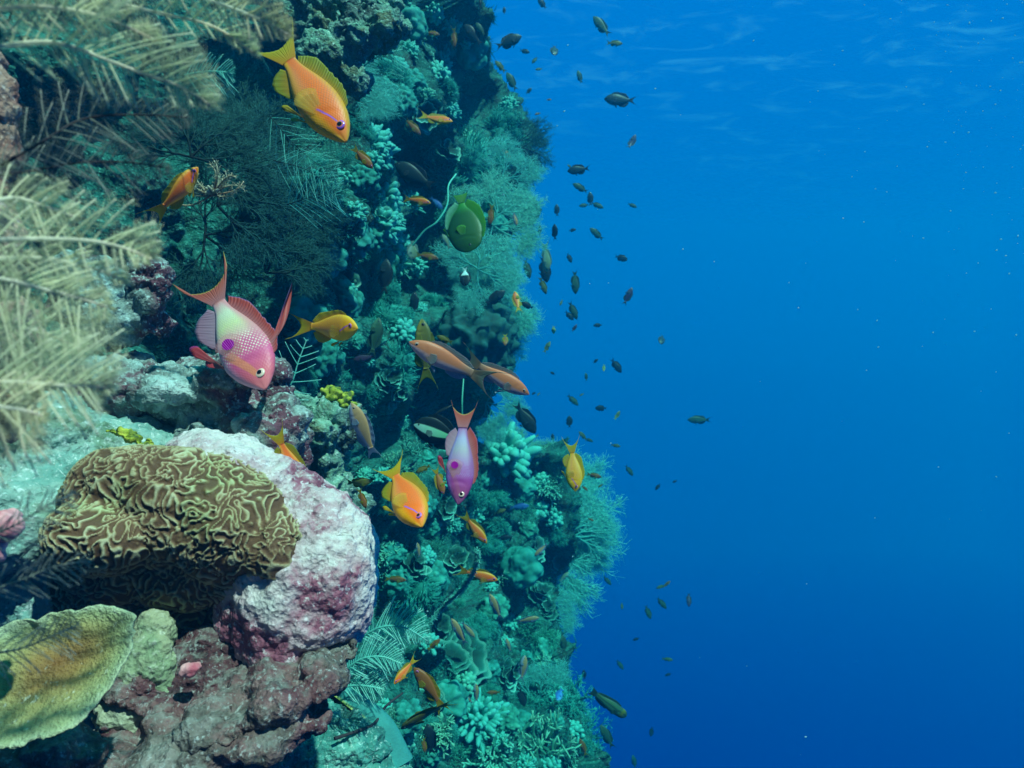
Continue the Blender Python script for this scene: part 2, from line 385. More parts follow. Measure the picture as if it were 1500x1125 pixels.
M_tealrock = mat_rock("teal_turf_rock", [(0.3, (0.02, 0.08, 0.08)), (0.45, (0.05, 0.26, 0.23)), (0.55, (0.14, 0.42, 0.36)), (0.7, (0.32, 0.55, 0.48))], 1.2, 0.004, 0.85, (0.5, 0.75, 0.7))
M_greyrock = mat_rock("grey_coral_rock", [(0.3, (0.03, 0.035, 0.035)), (0.43, (0.12, 0.20, 0.18)), (0.52, (0.17, 0.36, 0.28)), (0.6, (0.12, 0.13, 0.07)), (0.72, (0.38, 0.58, 0.46))], 1.1, 0.005, 0.85, (0.55, 0.7, 0.66), (.30, .54, .42))
M_brown = mat_rock("brown_crust", [(0.3, (0.07, 0.03, 0.03)), (0.45, (0.24, 0.12, 0.10)), (0.55, (0.38, 0.28, 0.22)), (0.7, (0.5, 0.46, 0.38))], 1.3, 0.004, 0.8, (0.6, 0.55, 0.5))

put(lump("rock", [(452, 850, .64, 112, 110, 130), (400, 895, .645, 72, 90, 85), (300, 800, .75, 190, 120, 135), (470, 880, .63, 90, 95, 90), (350, 705, .665, 118, 95, 68, 32), (435, 765, .67, 78, 85, 66, 45), (160, 830, .78, 130, 100, 110), (430, 940, .62, 70, 70, 40, -15)],
         .0022, rough_disp(.013, .09, .004, .03, .0022, .009, 1)), "rock", M_boulder, "big pale pink and white crusted boulder jutting out in the lower left", "rock")
put(lump("rock", [(250, 572, .80, 130, 90, 50, -3), (340, 560, .80, 60, 80, 45), (365, 620, .80, 60, 80, 65), (400, 655, .76, 55, 70, 70), (320, 640, .78, 60, 60, 40), (170, 545, .82, 60, 70, 35)],
         .0028, rough_disp(.025, .07, .012, .03, .004, .012, 2)), "rock", M_ledge, "purple-faced rock ledge with a pale top right behind the pink boulder", "rock")
put(lump("rock", [(110, 690, .72, 190, 130, 75, 22), (30, 640, .70, 120, 110, 60), (200, 660, .74, 100, 80, 42, 25), (40, 760, .64, 110, 100, 80), (40, 860, .68, 140, 100, 110)],
         .0028, rough_disp(.016, .07, .006, .03, .003, .01, 3)), "rock", M_slope, "smooth pale blue-green rock slope left of the ridged coral", "rock")
put(lump("rock", [(400, 985, .60, 140, 90, 24, -17), (330, 1035, .575, 190, 100, 26, -17), (240, 1000, .60, 110, 90, 60), (300, 1090, .56, 190, 100, 42, -14), (180, 1130, .53, 200, 90, 45), (80, 1105, .5, 80, 70, 38), (250, 960, .62, 120, 80, 50)],
         .0022, rough_disp(.018, .06, .008, .028, .003, .01, 4, strata=.008)), "rock", M_maroon, "layered maroon and grey rock ledges below the pink boulder", "rock")
put(lump("rock", [(470, 1110, .86, 95, 80, 85), (410, 1140, .84, 80, 70, 50), (430, 1050, .9, 60, 60, 40, -30), (540, 1150, .84, 60, 70, 40)],
         .0032, rough_disp(.02, .07, .01, .03, .005, .012, 5)), "rock", M_tealrock, "turquoise turf covered rock at the bottom edge beside the maroon ledges", "rock")
put(lump("rock", [(455, 635, .96, 62, 60, 62), (475, 700, .98, 45, 55, 55), (430, 700, 1.0, 45, 50, 60), (490, 620, 1.0, 32, 40, 35), (480, 760, .98, 40, 45, 40), (505, 740, 1.0, 25, 35, 40)],
         .0032, rough_disp(.028, .07, .016, .032, .006, .013, 6)), "rock", M_greyrock, "pitted grey-green rock between the pink boulder and the orange fish", "rock")
put(lump("rock", [(535, 55, 1.15, 55, 60, 38, -20), (485, 90, 1.15, 40, 50, 35), (540, 20, 1.2, 50, 50, 30), (510, 115, 1.15, 30, 40, 22), (455, 30, 1.25, 50, 50, 50)],
         .0034, rough_disp(.03, .08, .016, .035, .006, .014, 7)), "rock", M_greyrock, "speckled rock with a pale top overhanging above the topmost orange fish", "rock")
put(lump("rock", [(215, 430, .80, 40, 45, 50), (180, 470, .80, 55, 50, 40), (235, 480, .82, 20, 40, 30), (130, 440, .85, 60, 50, 60)],
         .0028, rough_disp(.02, .06, .01, .028, .004, .011, 8)), "rock", M_ledge, "dark purple rock with a blue-green edge left of the big pink fish", "rock")
put(lump("rock", [(-15, 230, .42, 38, 40, 95), (-5, 310, .42, 32, 40, 60), (-20, 130, .42, 30, 40, 60)],
         .0022, rough_disp(.014, .04, .006, .02, .003, .008, 9)), "rock", M_brown, "blurred reddish brown rock at the left edge behind the pale plumes", "rock")
put(lump("rock", [(-10, 440, .44, 40, 40, 90), (10, 520, .46, 55, 45, 80), (-10, 600, .48, 60, 40, 50)],
         .0022, rough_disp(.014, .04, .006, .02, .003, .008, 10)), "rock", M_brown, "mottled brown rock at the left edge below the drooping plumes", "rock")
M_pink = NB("pink_sponge"); M_pink = M_pink.bsdf(M_pink.ramp(M_pink.noise(M_pink.pos(), 60, 4), [(0.35, (0.45, 0.10, 0.14)), (0.6, (0.75, 0.40, 0.42))]), 0.6, M_pink.bump(M_pink.noise(M_pink.pos(), 200, 4), .6, .002))
put(lump("sponge", [(5, 775, .40, 26, 22, 24), (-8, 800, .40, 24, 20, 34), (20, 755, .41, 12, 12, 8)], .0015, rough_disp(.006, .03, .003, .012, .001, .005, 11)), "sponge", M_pink, "soft pink lump of sponge at the left edge beside the ridged coral", "sponge")
put(lump("sponge", [(278, 983, .55, 16, 12, 11, -10), (288, 978, .553, 10, 10, 8)], .0012, rough_disp(.004, .03, .002, .012, .001, .005, 12)), "sponge", M_pink, "small rose pink sponge under the dark overhang of the ridged coral", "sponge")
M_yel = NB("yellow_sponge"); M_yel = M_yel.bsdf(M_yel.ramp(M_yel.noise(M_yel.pos(), 90, 4), [(0.38, (0.06, 0.10, 0.02)), (0.5, (0.26, 0.31, 0.02)), (0.64, (0.50, 0.50, 0.06))]), 0.7, M_yel.bump(M_yel.noise(M_yel.pos(), 300, 4), .8, .002))
put(lump("sponge", [(190, 640, .665, 24, 14, 10, 20), (212, 652, .66, 18, 12, 9, 10), (168, 632, .67, 14, 10, 6, 15), (178, 628, .67, 10, 10, 8)], .0013, rough_disp(.009, .02, .007, .009, .003, .004, 13)), "sponge", M_yel, "mustard yellow encrusting patch on the pale slope above the ridged coral", "sponge")
put(lump("sponge", [(490, 580, .965, 15, 14, 9, 15), (505, 592, .965, 10, 12, 14), (478, 576, .96, 10, 10, 6)], .0016, rough_disp(.009, .02, .007, .01, .003, .005, 14)), "sponge", M_yel, "bright yellow-green sponge crust on top of the pitted grey rock", "sponge")

# ridged coral: meandering ridges all over a bulging mound
def ridges(P, N):
    w = np.stack([fbm(P * 30 + o, 2, 150 + i) for i, o in enumerate((0, 31, 77))], -1) * 0.012
    q = P + w
    fq = 116.0
    def fn(z): return perlin(z * fq, 160) + .18 * perlin(z * fq * 1.9, 161)
    n = fn(q); e = .0006; g = np.sqrt(sum(((fn(q + np.eye(3)[i] * e) - n) / e) ** 2 for i in range(3))) + 12.0
    m_ = n / .75; d = np.abs(m_ - np.round(m_)) * .75 / g
    r = np.exp(-(d / .00095) ** 2)
    cell = worley(P * 88 + 3, 170); hc = np.exp(-((cell[1] - cell[0]) / 0.13) ** 2)
    k = sstep(350, 400, 750 + FPX * P[:, 0] / P[:, 1] + 30 * fbm(P * 20, 2, 180)) * sstep(790, 830, 562.5 - FPX * P[:, 2] / P[:, 1])       # honeycomb on the right flank
    r = r * (1 - k) + hc * k
    amp = 0.75 + 0.25 * sstep(-.3, .3, fbm(P * 18, 2, 181))
    return (0.0030 * r * amp + 0.0016 * fbm(P * 26, 3, 182)), r * amp
bc = NB("ridged_coral"); t_ = bc.attr('tip'); pp = bc.pos()
cc = bc.ramp(bc.math('ADD', t_, bc.math('MULTIPLY', bc.math('SUBTRACT', bc.noise(pp, 200, 4, .7), .5), .35)), [(0.1, (0.12, 0.06, 0.03)), (0.35, (0.22, 0.14, 0.07)), (0.6, (0.36, 0.30, 0.17)), (1.0, (0.52, 0.50, 0.32))])
cc = bc.mix(bc.ramp_range(bc.noise(pp, 14, 4, .6), .5, .66, 0, .6), cc, bc.mix(1.0, cc, (.75, 1.0, .72), 'MULTIPLY'))
M_ridge = bc.bsdf(cc, .6, bc.bump(bc.noise(pp, 500, 4, .7), .7, .0015), .3)
put(lump("ridged_coral", [(250, 745, .625, 160, 90, 96, 10), (330, 778, .618, 95, 84, 82), (290, 825, .635, 115, 70, 62), (410, 800, .605, 38, 55, 56), (190, 815, .635, 110, 72, 60), (165, 780, .60, 90, 95, 62), (265, 692, .64, 75, 60, 44), (395, 800, .61, 42, 60, 50), (240, 885, .675, 150, 85, 105), (335, 890, .69, 75, 80, 90), (150, 850, .68, 90, 80, 90)],
         .00125, [rough_disp(.010, .07, 0, .03, 0, .01, 15)[0], ridges]), "ridged_coral", M_ridge, "brown mound of coral with meandering pale ridges on the pink boulder", "coral")

put(lump("rock", [(215, 990, .575, 44, 34, 66, 8), (195, 1045, .57, 60, 34, 40), (222, 930, .59, 34, 30, 40)], .0016, rough_disp(.008, .05, .003, .02, .002, .008, 16)), "rock", mat_rock("green_crust", [(0.3, (0.14, 0.20, 0.12)), (0.45, (0.26, 0.36, 0.22)), (0.55, (0.36, 0.40, 0.26)), (0.7, (0.44, 0.50, 0.40))], 1.3, .003, .8, (.55, .6, .5)),
    "pale green crusted rock strip right beside the plate coral", "rock")
# plate coral: a shallow dish with a pale green rim
def plate(name, c, outline, Y, dish, mat, tiltz, label, cat, thick=0.005, rings=26, nseg=120, wav=0.004, seed=0):
    ang = np.arctan2([-(p[1] - c[1]) for p in outline], [p[0] - c[0] for p in outline]); r = np.hypot([p[0] - c[0] for p in outline], [p[1] - c[1] for p in outline])
    o = np.argsort(ang); ang, r = ang[o], r[o]
    th = np.linspace(-np.pi, np.pi, nseg, endpoint=False)
    R = np.interp(th, np.concatenate([ang - 2 * np.pi, ang, ang + 2 * np.pi]), np.tile(r, 3)) * Y / FPX
    R = R * (1 + 0.05 * perlin(np.stack([np.cos(th) * 3, np.sin(th) * 3, th * 0], -1), seed) + 0.035 * perlin(np.stack([np.cos(th) * 11, np.sin(th) * 11, th * 0], -1), seed + 1) - .05 * sstep(.35, .6, perlin(np.stack([np.cos(th) * 7, np.sin(th) * 7, th * 0 + 5], -1), seed + 2)))
    q = np.linspace(0, 1, rings)
    C = np.array(at(c[0], c[1], Y)); mb = MB(); V = []; A = []
    for side in (0, 1):
        X = q[:, None] * (R * np.cos(th))[None]; Z = q[:, None] * (R * np.sin(th))[None]
        P2 = np.stack([X, X * 0, Z], -1).reshape(-1, 3)
        dep = (dish * (1 - q[:, None] ** 2) * (1 + .3 * q[:, None] * np.sin(th * 3 + seed)) * np.ones_like(X)).ravel() + wav * fbm(P2 * 22, 3, seed) * 2 - tiltz * Z.ravel() + side * thick * (1.0 - 0.6 * np.repeat(q, nseg) ** 8)
        P3 = P2.copy(); P3[:, 1] = dep
        V.append(P3 + C); A.append(np.repeat(q, nseg))
    n0 = rings * nseg; i = np.arange(rings - 1)[:, None] * nseg; j = np.arange(nseg)[None]; j2 = (j + 1) % nseg
    q1 = np.stack([i + j, i + nseg + j, i + nseg + j2, i + j2], -1).reshape(-1, 4); q2 = q1[:, ::-1] + n0
    e = (rings - 1) * nseg; rim = np.stack([e + np.arange(nseg), e + n0 + np.arange(nseg), e + n0 + (np.arange(nseg) + 1) % nseg, e + (np.arange(nseg) + 1) % nseg], -1)
    mb.add(np.vstack(V), np.vstack([q1, q2, rim]), a=np.concatenate(A))
    ob = mb.build(name, mat); tag(ob, label, cat); return ob
bp = NB("plate_coral"); tp = bp.attr('tip'); p0 = bp.pos()
cp = bp.ramp(bp.math('ADD', tp, bp.math('MULTIPLY', bp.math('SUBTRACT', bp.noise(p0, 18, 4, .6, .5), .5), .55)), [(0.0, (0.18, 0.08, 0.02)), (0.35, (0.28, 0.18, 0.055)), (0.62, (0.31, 0.29, 0.11)), (0.88, (0.29, 0.36, 0.18)), (1.0, (0.40, 0.50, 0.32))])
cp = bp.mix(bp.ramp_range(bp.noise(p0, 160, 3, .7), .6, .72, 0, .5), cp, (.7, .75, .62))
M_plate = bp.bsdf(cp, .55, bp.bump(bp.math('ADD', bp.noise(p0, 60, 4, .6), bp.math('MULTIPLY', bp.noise(p0, 400, 3), .8)), .9, .004), .3)
plate("plate_coral", (60, 985), [(-60, 985), (-40, 940), (20, 926), (75, 915), (135, 910), (168, 922), (180, 952), (174, 985), (162, 1018), (140, 1040), (95, 1052), (40, 1062), (-30, 1064)],
      .46, .016, M_plate, -0.80, "smooth yellow-brown plate coral with a pale green rim in the lower left corner", "coral", seed=8, wav=.002)

# ---------------------------------------------------------------- the surface of the sea, seen from below, and the water itself
n = 90; xs = np.linspace(-45, 45, n); ys = np.linspace(-30, 60, n); X, Y = np.meshgrid(xs, ys)
Pg = np.stack([X.ravel(), Y.ravel(), 0 * X.ravel()], -1); Z = 3.55 + 0.05 * fbm(Pg * .5, 3, 300)
idx = np.arange(n * n).reshape(n, n)
me = mesh_np("water_surface", np.stack([X.ravel(), Y.ravel(), Z], -1), np.stack([idx[:-1, :-1], idx[:-1, 1:], idx[1:, 1:], idx[1:, :-1]], -1).reshape(-1, 4))
b = NB("sea_surface"); p = b.pos()
mp = b.n('ShaderNodeMapping'); b.set(mp.inputs[0], p); mp.inputs['Rotation'].default_value = (0, 0, .25); mp.inputs['Scale'].default_value = (.55, 1.0, 1)
f = b.noise(mp.outputs[0], 2.6, 6, .6, .7); sy = b.n('ShaderNodeSeparateXYZ'); b.set(sy.inputs[0], p); big = b.noise(p, .22, 2, .5)
m_ = b.math('MULTIPLY', b.math('MULTIPLY', b.ramp_range(f, .48, .72, 0, .10), b.ramp_range(big, .40, .6)), b.ramp_range(sy.outputs[1], 4, 15, 1, 0))
tr = b.n('ShaderNodeBsdfTransparent'); tl = b.n('ShaderNodeBsdfTranslucent'); tl.inputs[0].default_value = (.55, .85, .9, 1)
mx = b.n('ShaderNodeMixShader'); b.set(mx.inputs[0], m_); b.t.links.new(tr.outputs[0], mx.inputs[1]); b.t.links.new(tl.outputs[0], mx.inputs[2]); b.t.links.new(mx.outputs[0], b.out.inputs[0])
tag(link("water_surface", me, b.m), kind='structure')

bm = bmesh.new(); bmesh.ops.create_cube(bm, size=1, matrix=Matrix.Translation((0, 7.7, -.05)) @ Matrix.Diagonal((22, 16.2, 7.7, 1)))
me = bpy.data.meshes.new("haze"); bm.to_mesh(me); bm.free()
b = NB("sea_water"); pv = b.n('ShaderNodeVolumePrincipled'); pv.inputs['Density'].default_value = 0.18
pv.inputs['Color'].default_value = (0.0, 0.10, 0.24, 1); pv.inputs['Absorption Color'].default_value = (0.0, .94, .975, 1); pv.inputs['Anisotropy'].default_value = 0.25
b.t.links.new(pv.outputs[0], b.out.inputs['Volume'])
haze = link("haze", me, b.m, smooth=False); tag(haze, kind='stuff')
# ================================================================ CORALS, FANS, HYDROIDS
def basis(nrm, up=(0, 0, 1)):
    n = unit(np.array(nrm, float)); u = np.array(up, float); u = u - n * u.dot(n)
    if np.linalg.norm(u) < 1e-3: u = np.cross(n, [1, 0, 0])
    u = unit(u); return np.stack([np.cross(u, n), u, n], 1)       # columns: side, up, out
def orient(o, loc, nrm, scale, spin=0.0):
    B = basis(nrm); c, s = math.cos(spin), math.sin(spin)
    R = B @ np.array([[c, -s, 0], [s, c, 0], [0, 0, 1]])
    M = Matrix([[*R[0], 0], [*R[1], 0], [*R[2], 0], [0, 0, 0, 1]])
    o.matrix_world = Matrix.Translation(loc) @ M @ Matrix.Diagonal((scale, scale, scale, 1))

M_knob = mat_growth("knobbly_coral", (0.006, 0.055, 0.05), (0.025, 0.30, 0.25), (0.11, 0.54, 0.46), 1.0)
M_cauli = mat_growth("cauliflower_coral", (0.006, 0.05, 0.045), (0.025, 0.28, 0.23), (0.10, 0.50, 0.42), 1.0)
M_branch = mat_growth("branching_coral", (0.008, 0.05, 0.042), (0.03, 0.25, 0.19), (0.20, 0.62, 0.48), 1.0)
M_soft = mat_growth("soft_coral", (0.008, 0.10, 0.085), (0.025, 0.36, 0.30), (0.10, 0.68, 0.58), 1.0, .25)
M_plate2 = mat_growth("shelf_coral", (0.006, 0.05, 0.044), (0.02, 0.18, 0.15), (0.24, 0.68, 0.58), 1.0)
M_fan = mat_growth("fan_coral", (0.012, 0.022, 0.026), (0.024, 0.11, 0.11), (0.05, 0.21, 0.20), 1.0, .2)
M_fanpale = mat_growth("pale_fan_coral", (0.10, 0.55, 0.52), (0.20, 0.80, 0.74), (0.34, 0.95, 0.88), 1.0, .5)
M_hyd = mat_growth("pale_hydroid", (0.78, 0.88, 0.62), (0.86, 0.95, 0.68), (0.96, 0.99, 0.80), 1.0, .5, vary=.1)
M_hydstem = mat_growth("hydroid_stem", (0.86, 0.90, 0.74), (0.90, 0.93, 0.76), (0.95, 0.86, 0.70), 1.0, .45, vary=.1)
M_hydgrey = mat_growth("grey_hydroid", (0.16, 0.22, 0.20), (0.24, 0.32, 0.28), (0.40, 0.46, 0.42), 1.0, .3, vary=.1)
M_hydteal = mat_growth("teal_hydroid", (0.10, 0.50, 0.44), (0.20, 0.78, 0.68), (0.42, 0.95, 0.84), 1.0, .45, vary=.15)
M_dark = mat_growth("dark_stem", (0.03, 0.025, 0.03), (0.04, 0.035, 0.04), (0.07, 0.06, 0.06), 1.0)
M_turf = mat_growth('algae_turf', (0.006, 0.06, 0.05), (0.012, 0.18, 0.15), (0.035, 0.38, 0.32), 1.0, .2)
M_whip = mat_growth("whip_coral", (0.04, 0.28, 0.24), (0.07, 0.46, 0.38), (0.16, 0.62, 0.52), 2.0)

# --- colony meshes about 1 unit across, growing along +Z; copies share them
def fingers(seed, n=70, ln=.5, rad=.06, spread=1.0, knob=.35, flat=0.0):
    r = np.random.default_rng(seed); mb = MB(); K = 7
    i = np.arange(n) + .5; ph = np.arccos(1 - i / n * spread); th = np.pi * (1 + 5 ** .5) * i + r.normal(0, .2, n)
    D = np.stack([np.cos(th) * np.sin(ph), np.sin(th) * np.sin(ph), np.cos(ph) + .15], -1); D = unit(D + r.normal(0, .12, (n, 3)))
    L = ln * r.uniform(.65, 1.15, n); t = np.linspace(0, 1, K)
    bend = r.normal(0, .10, (n, 3)); P = D[:, None] * L[:, None, None] * t[None, :, None] + bend[:, None] * (t ** 2)[None, :, None] * L[:, None, None]
    prof = np.array([.8, .85, .95, 1.05, 1.15, 1.1, .55]); R = rad * r.uniform(.75, 1.25, n)[:, None] * prof[None] * (1 + r.normal(0, .12, (n, K)))
    tubes(mb, P, R, 8); 
    V = np.concatenate(mb.V); V += unit(V) * (knob * rad * bumps(V, rad * .9, seed))[:, None]; mb.V = [V]
    return mb.mesh("colony")
def cauliflower(seed, lumps=.22, sq=.75):
    bm = bmesh.new(); bmesh.ops.create_icosphere(bm, subdivisions=5, radius=.42)
    me = bpy.data.meshes.new("colony"); bm.to_mesh(me); bm.free()
    n = len(me.vertices); co = np.empty(n * 3, np.float32); me.vertices.foreach_get('co', co); co = co.reshape(-1, 3).astype(float); d = unit(co)
    b = bumps(co + .05 * perlin(co * 4, seed)[:, None], lumps, seed); s = bumps(co, lumps * .35, seed + 1)
    co = co * (1 + .25 * fbm(co * 3, 2, seed))[:, None] + d * (.15 * b + .035 * s + .02 * fbm(co * 14, 3, seed))[:, None]; co[:, 2] = co[:, 2] * sq + .15
    me.vertices.foreach_set('co', co.astype(np.float32).ravel()); a = me.attributes.new('tip', 'FLOAT', 'POINT')
    a.data.foreach_set('value', np.clip(.1 + .6 * b + .3 * s, 0, 1).astype(np.float32)); me.update(); return me
def branching(seed, n0=9, lv=3, ln=.3, rad=.035, up=.5, n=6):
    r = np.random.default_rng(seed); segs = []
    def grow(p, d, l, rr, k):
        q = [p]; dd = d
        for _ in range(4): dd = unit(dd + r.normal(0, .12, 3) + np.array([0, 0, .06 * up])); q.append(q[-1] + dd * l / 4)
        segs.append((np.array(q), np.linspace(rr, rr * .72, 5), k))
        if k < lv:
            for _ in range(r.integers(2, 4)):
                f = r.integers(2, 5); grow(q[f], unit(dd + r.normal(0, .55, 3)), l * r.uniform(.6, .85), rr * .72, k + 1)
    for i in range(n0):
        th = i * 2.4; s = math.sqrt((i + .5) / n0) * 1.1
        grow(np.array([0, 0, 0.]), unit(np.array([math.cos(th) * s, math.sin(th) * s, .35 + up])), ln, rad, 0)
    mb = MB(); P = np.array([s[0] for s in segs]); R = np.array([s[1] for s in segs]); K = np.array([s[2] for s in segs])
    tip = (K[:, None] + np.linspace(0, 1, 5)[None]) / (lv + 1); tip = np.where((K == lv)[:, None], np.maximum(tip, np.linspace(.5, 1.1, 5)[None]), tip * .7)
    R = np.where((K == lv)[:, None] & (np.arange(5) == 4)[None], R * .5, R)
    tubes(mb, P, R, n, tip); return mb.mesh("colony")
def fuzzy(seed, n=2600, hair=.10, lobes=9, rad=.006):
    r = np.random.default_rng(seed); mb = MB()
    C = unit(r.normal(0, 1, (lobes, 3)) + [0, 0, .5]) * r.uniform(.1, .32, (lobes, 1)); RR = r.uniform(.13, .24, lobes)
    k = r.integers(0, lobes, n); D = unit(r.normal(0, 1, (n, 3)) + [0, 0, .25]); P0 = C[k] + D * RR[k][:, None] * .9
    keep = np.all([np.linalg.norm(P0 - C[j], axis=1) > RR[j] * .8 for j in range(lobes)], axis=0); P0, D = P0[keep], D[keep]; m = len(P0)
    L = hair * r.uniform(.5, 1.3, m); t = np.linspace(0, 1, 4); sw = np.stack([perlin(P0 * 4, seed + q) for q in range(3)], -1)
    P = P0[:, None] + D[:, None] * (L[:, None] * t)[..., None] + sw[:, None] * (L[:, None] * t ** 2)[..., None] * .9
    tubes(mb, P, rad * np.array([1.3, 1.0, .9, .5])[None] * np.ones((m, 1)), 4, np.linspace(.35, 1, 4)[None] * np.ones((m, 1)))
    for j in range(lobes):
        bm = bmesh.new(); bmesh.ops.create_icosphere(bm, subdivisions=3, radius=RR[j] * .92); V = np.array([v.co[:] for v in bm.verts]); T = np.array([[v.index for v in f.verts] for f in bm.faces]); bm.free()
        V = V * (1 + .2 * perlin(V * 9, seed + j))[:, None] + C[j]; mb.add(V, T=T, a=.25)
    return mb.mesh("colony")
def shelf(seed, tiers=3, nseg=72, rings=10):
    r = np.random.default_rng(seed); mb = MB()
    for k in range(tiers):
        th = np.linspace(0, 2 * np.pi, nseg, endpoint=False); q = np.linspace(.08, 1, rings)
        R = (.5 - .09 * k) * r.uniform(.8, 1.1) * (1 + .16 * np.sin(th * 2 + r.uniform(0, 6)) + .07 * np.sin(th * 5 + r.uniform(0, 6)) + .05 * np.sin(th * 11 + r.uniform(0, 6)))
        c = np.array([*r.normal(0, .08, 2), .03 + .15 * k]); tl = r.normal(0, .18, 2)
        for side in (0, 1):
            X = q[:, None] * R * np.cos(th); Yy = q[:, None] * R * np.sin(th); Z = .20 * q[:, None] ** 1.6 + .035 * q[:, None] ** 2 * np.sin(th * 6 + k) + tl[0] * X + tl[1] * Yy - side * .02
            V = np.stack([X, Yy, Z * np.ones_like(X)], -1).reshape(-1, 3) + c; V[:, 2] += .012 * fbm(V * 9, 3, seed)
            i = np.arange(rings - 1)[:, None] * nseg; j = np.arange(nseg)[None]; j2 = (j + 1) % nseg
            Q = np.stack([i + j, i + j2, i + nseg + j2, i + nseg + j], -1).reshape(-1, 4)
            mb.add(V, Q[:, ::-1] if side else Q, a=np.repeat(q ** 5, nseg) * (1 - .3 * side))
        e = (rings - 1) * nseg; n2 = mb.n - 2 * rings * nseg; a_ = n2 + e + np.arange(nseg); b_ = a_ + rings * nseg
        mb.Q.append(np.stack([a_, b_, np.roll(b_, -1), np.roll(a_, -1)], -1)); mb.MI.append(np.zeros(nseg))
    return mb.mesh("colony")
def fan_segments(seed, lv=5, spread=.42, ln=.26, curl=.05, n0=3, flat=.06, fill=1.0):
    r = np.random.default_rng(seed); segs = []
    def grow(p, a, l, k):
        q = [p]; aa = a
        for _ in range(4): aa += r.normal(0, curl * 1.6); q.append(q[-1] + np.array([math.sin(aa), math.cos(aa), r.normal(0, flat)]) * l / 4)
        segs.append((np.array(q), k))
        if k < lv:
            grow(q[-1], aa + r.normal(0, .12), l * .82, k + 1)
            for f, s in ((2, 1), (3, -1)) if r.random() < .5 else ((2, -1), (3, 1)):
                if r.random() < fill: grow(q[f], aa + s * spread * r.uniform(.7, 1.4), l * r.uniform(.62, .86), k + 1)
    for i in range(n0): grow(np.zeros(3), (i - (n0 - 1) / 2) * 1.0 + r.normal(0, .1), ln, 0)
    return segs
def fan_mesh(seed, rad=.012, n=4, hair=0, hl=.03, **kw):
    segs = fan_segments(seed, **kw); lv = max(s[1] for s in segs); mb = MB(); r = np.random.default_rng(seed + 1)
    P = np.array([s[0] for s in segs]); K = np.array([s[1] for s in segs])
    R = rad * .68 ** K[:, None] * np.linspace(1, .72, 5)[None] + rad * .06
    tubes(mb, P, R, n, (K[:, None] + np.linspace(0, 1, 5)[None]) / (lv + 1))
    if hair:
        F = P[K >= lv - 2]; m = len(F); k = r.integers(0, m, hair); f = r.uniform(0, 3.99, hair); i = f.astype(int); g = (f - i)[:, None]
        A = F[k, i] * (1 - g) + F[k, i + 1] * g; d = unit(F[k, i + 1] - F[k, i]); s = np.where(r.random(hair) < .5, 1, -1)[:, None]
        side = np.stack([d[:, 1], -d[:, 0], d[:, 2] * 0], -1) * s; D = unit(d * .7 + side + r.normal(0, .25, (hair, 3)))
        L = hl * r.uniform(.5, 1.3, hair); t = np.linspace(0, 1, 3)
        tubes(mb, A[:, None] + D[:, None] * (L[:, None] * t)[..., None], np.full((hair, 3), rad * .10) * [1, .9, .5], 3, np.array([.7, .85, 1])[None] * np.ones((hair, 1)))
    return mb.mesh("fan")

KINDS = {
    'knobbly_coral': ([fingers(s, n=n, ln=.46, rad=rd) for s, n, rd in ((1, 95, .060), (2, 65, .078), (3, 170, .042))], M_knob, "coral"),
    'cauliflower_coral': ([cauliflower(s, l) for s, l in ((4, .2), (5, .3), (6, .15))], M_cauli, "coral"),
    'branching_coral': ([branching(7), branching(8, n0=12, lv=3, ln=.24, rad=.042), branching(9, n0=7, ln=.34, rad=.028)], M_branch, "coral"),
    'soft_coral': ([fuzzy(10), fuzzy(11, hair=.16, rad=.005), fuzzy(12, lobes=14, hair=.07)], M_soft, "soft coral"),
    'shelf_coral': ([shelf(13), shelf(14, 2), shelf(15, 4)], M_plate2, "coral"),
    'dome_coral': ([cauliflower(18, .085, .9)], mat_growth('dome_coral', (0.004, 0.022, 0.024), (0.012, 0.09, 0.085), (0.05, 0.26, 0.24), 1.0), "coral"),
    'bushy_coral': ([branching(16, n0=16, lv=4, ln=.22, rad=.016, up=.3, n=4), branching(17, n0=14, lv=4, ln=.24, rad=.012, up=.2, n=4)], M_soft, "soft coral"),
}
for k_, (ms_, mt_, c_) in KINDS.items():
    for m_ in ms_:
        m_.materials.append(mt_); m_.polygons.foreach_set('use_smooth', np.ones(len(m_.polygons), bool))
def colony(kind, px, py, size_px, label, var=None, group=None, which=None, sink=.12, nrm=None, Y=None):
    ms, mt, cat = KINDS[kind]; L, N = hit(px, py, which)
    if Y is not None: L = at(px, py, Y)
    if nrm is not None: N = Vector(nrm)
    s = size_px / FPX * L.y
    o = bpy.data.objects.new(kind, ms[RNG.integers(len(ms)) if var is None else var]); COL.objects.link(o)
    nn = (Vector(N).normalized() * .8 + Vector((0.1, -.35, .55))).normalized()
    orient(o, L - nn * s * sink, nn, s, RNG.uniform(0, 6.28)); tag(o, label, cat, group); return o

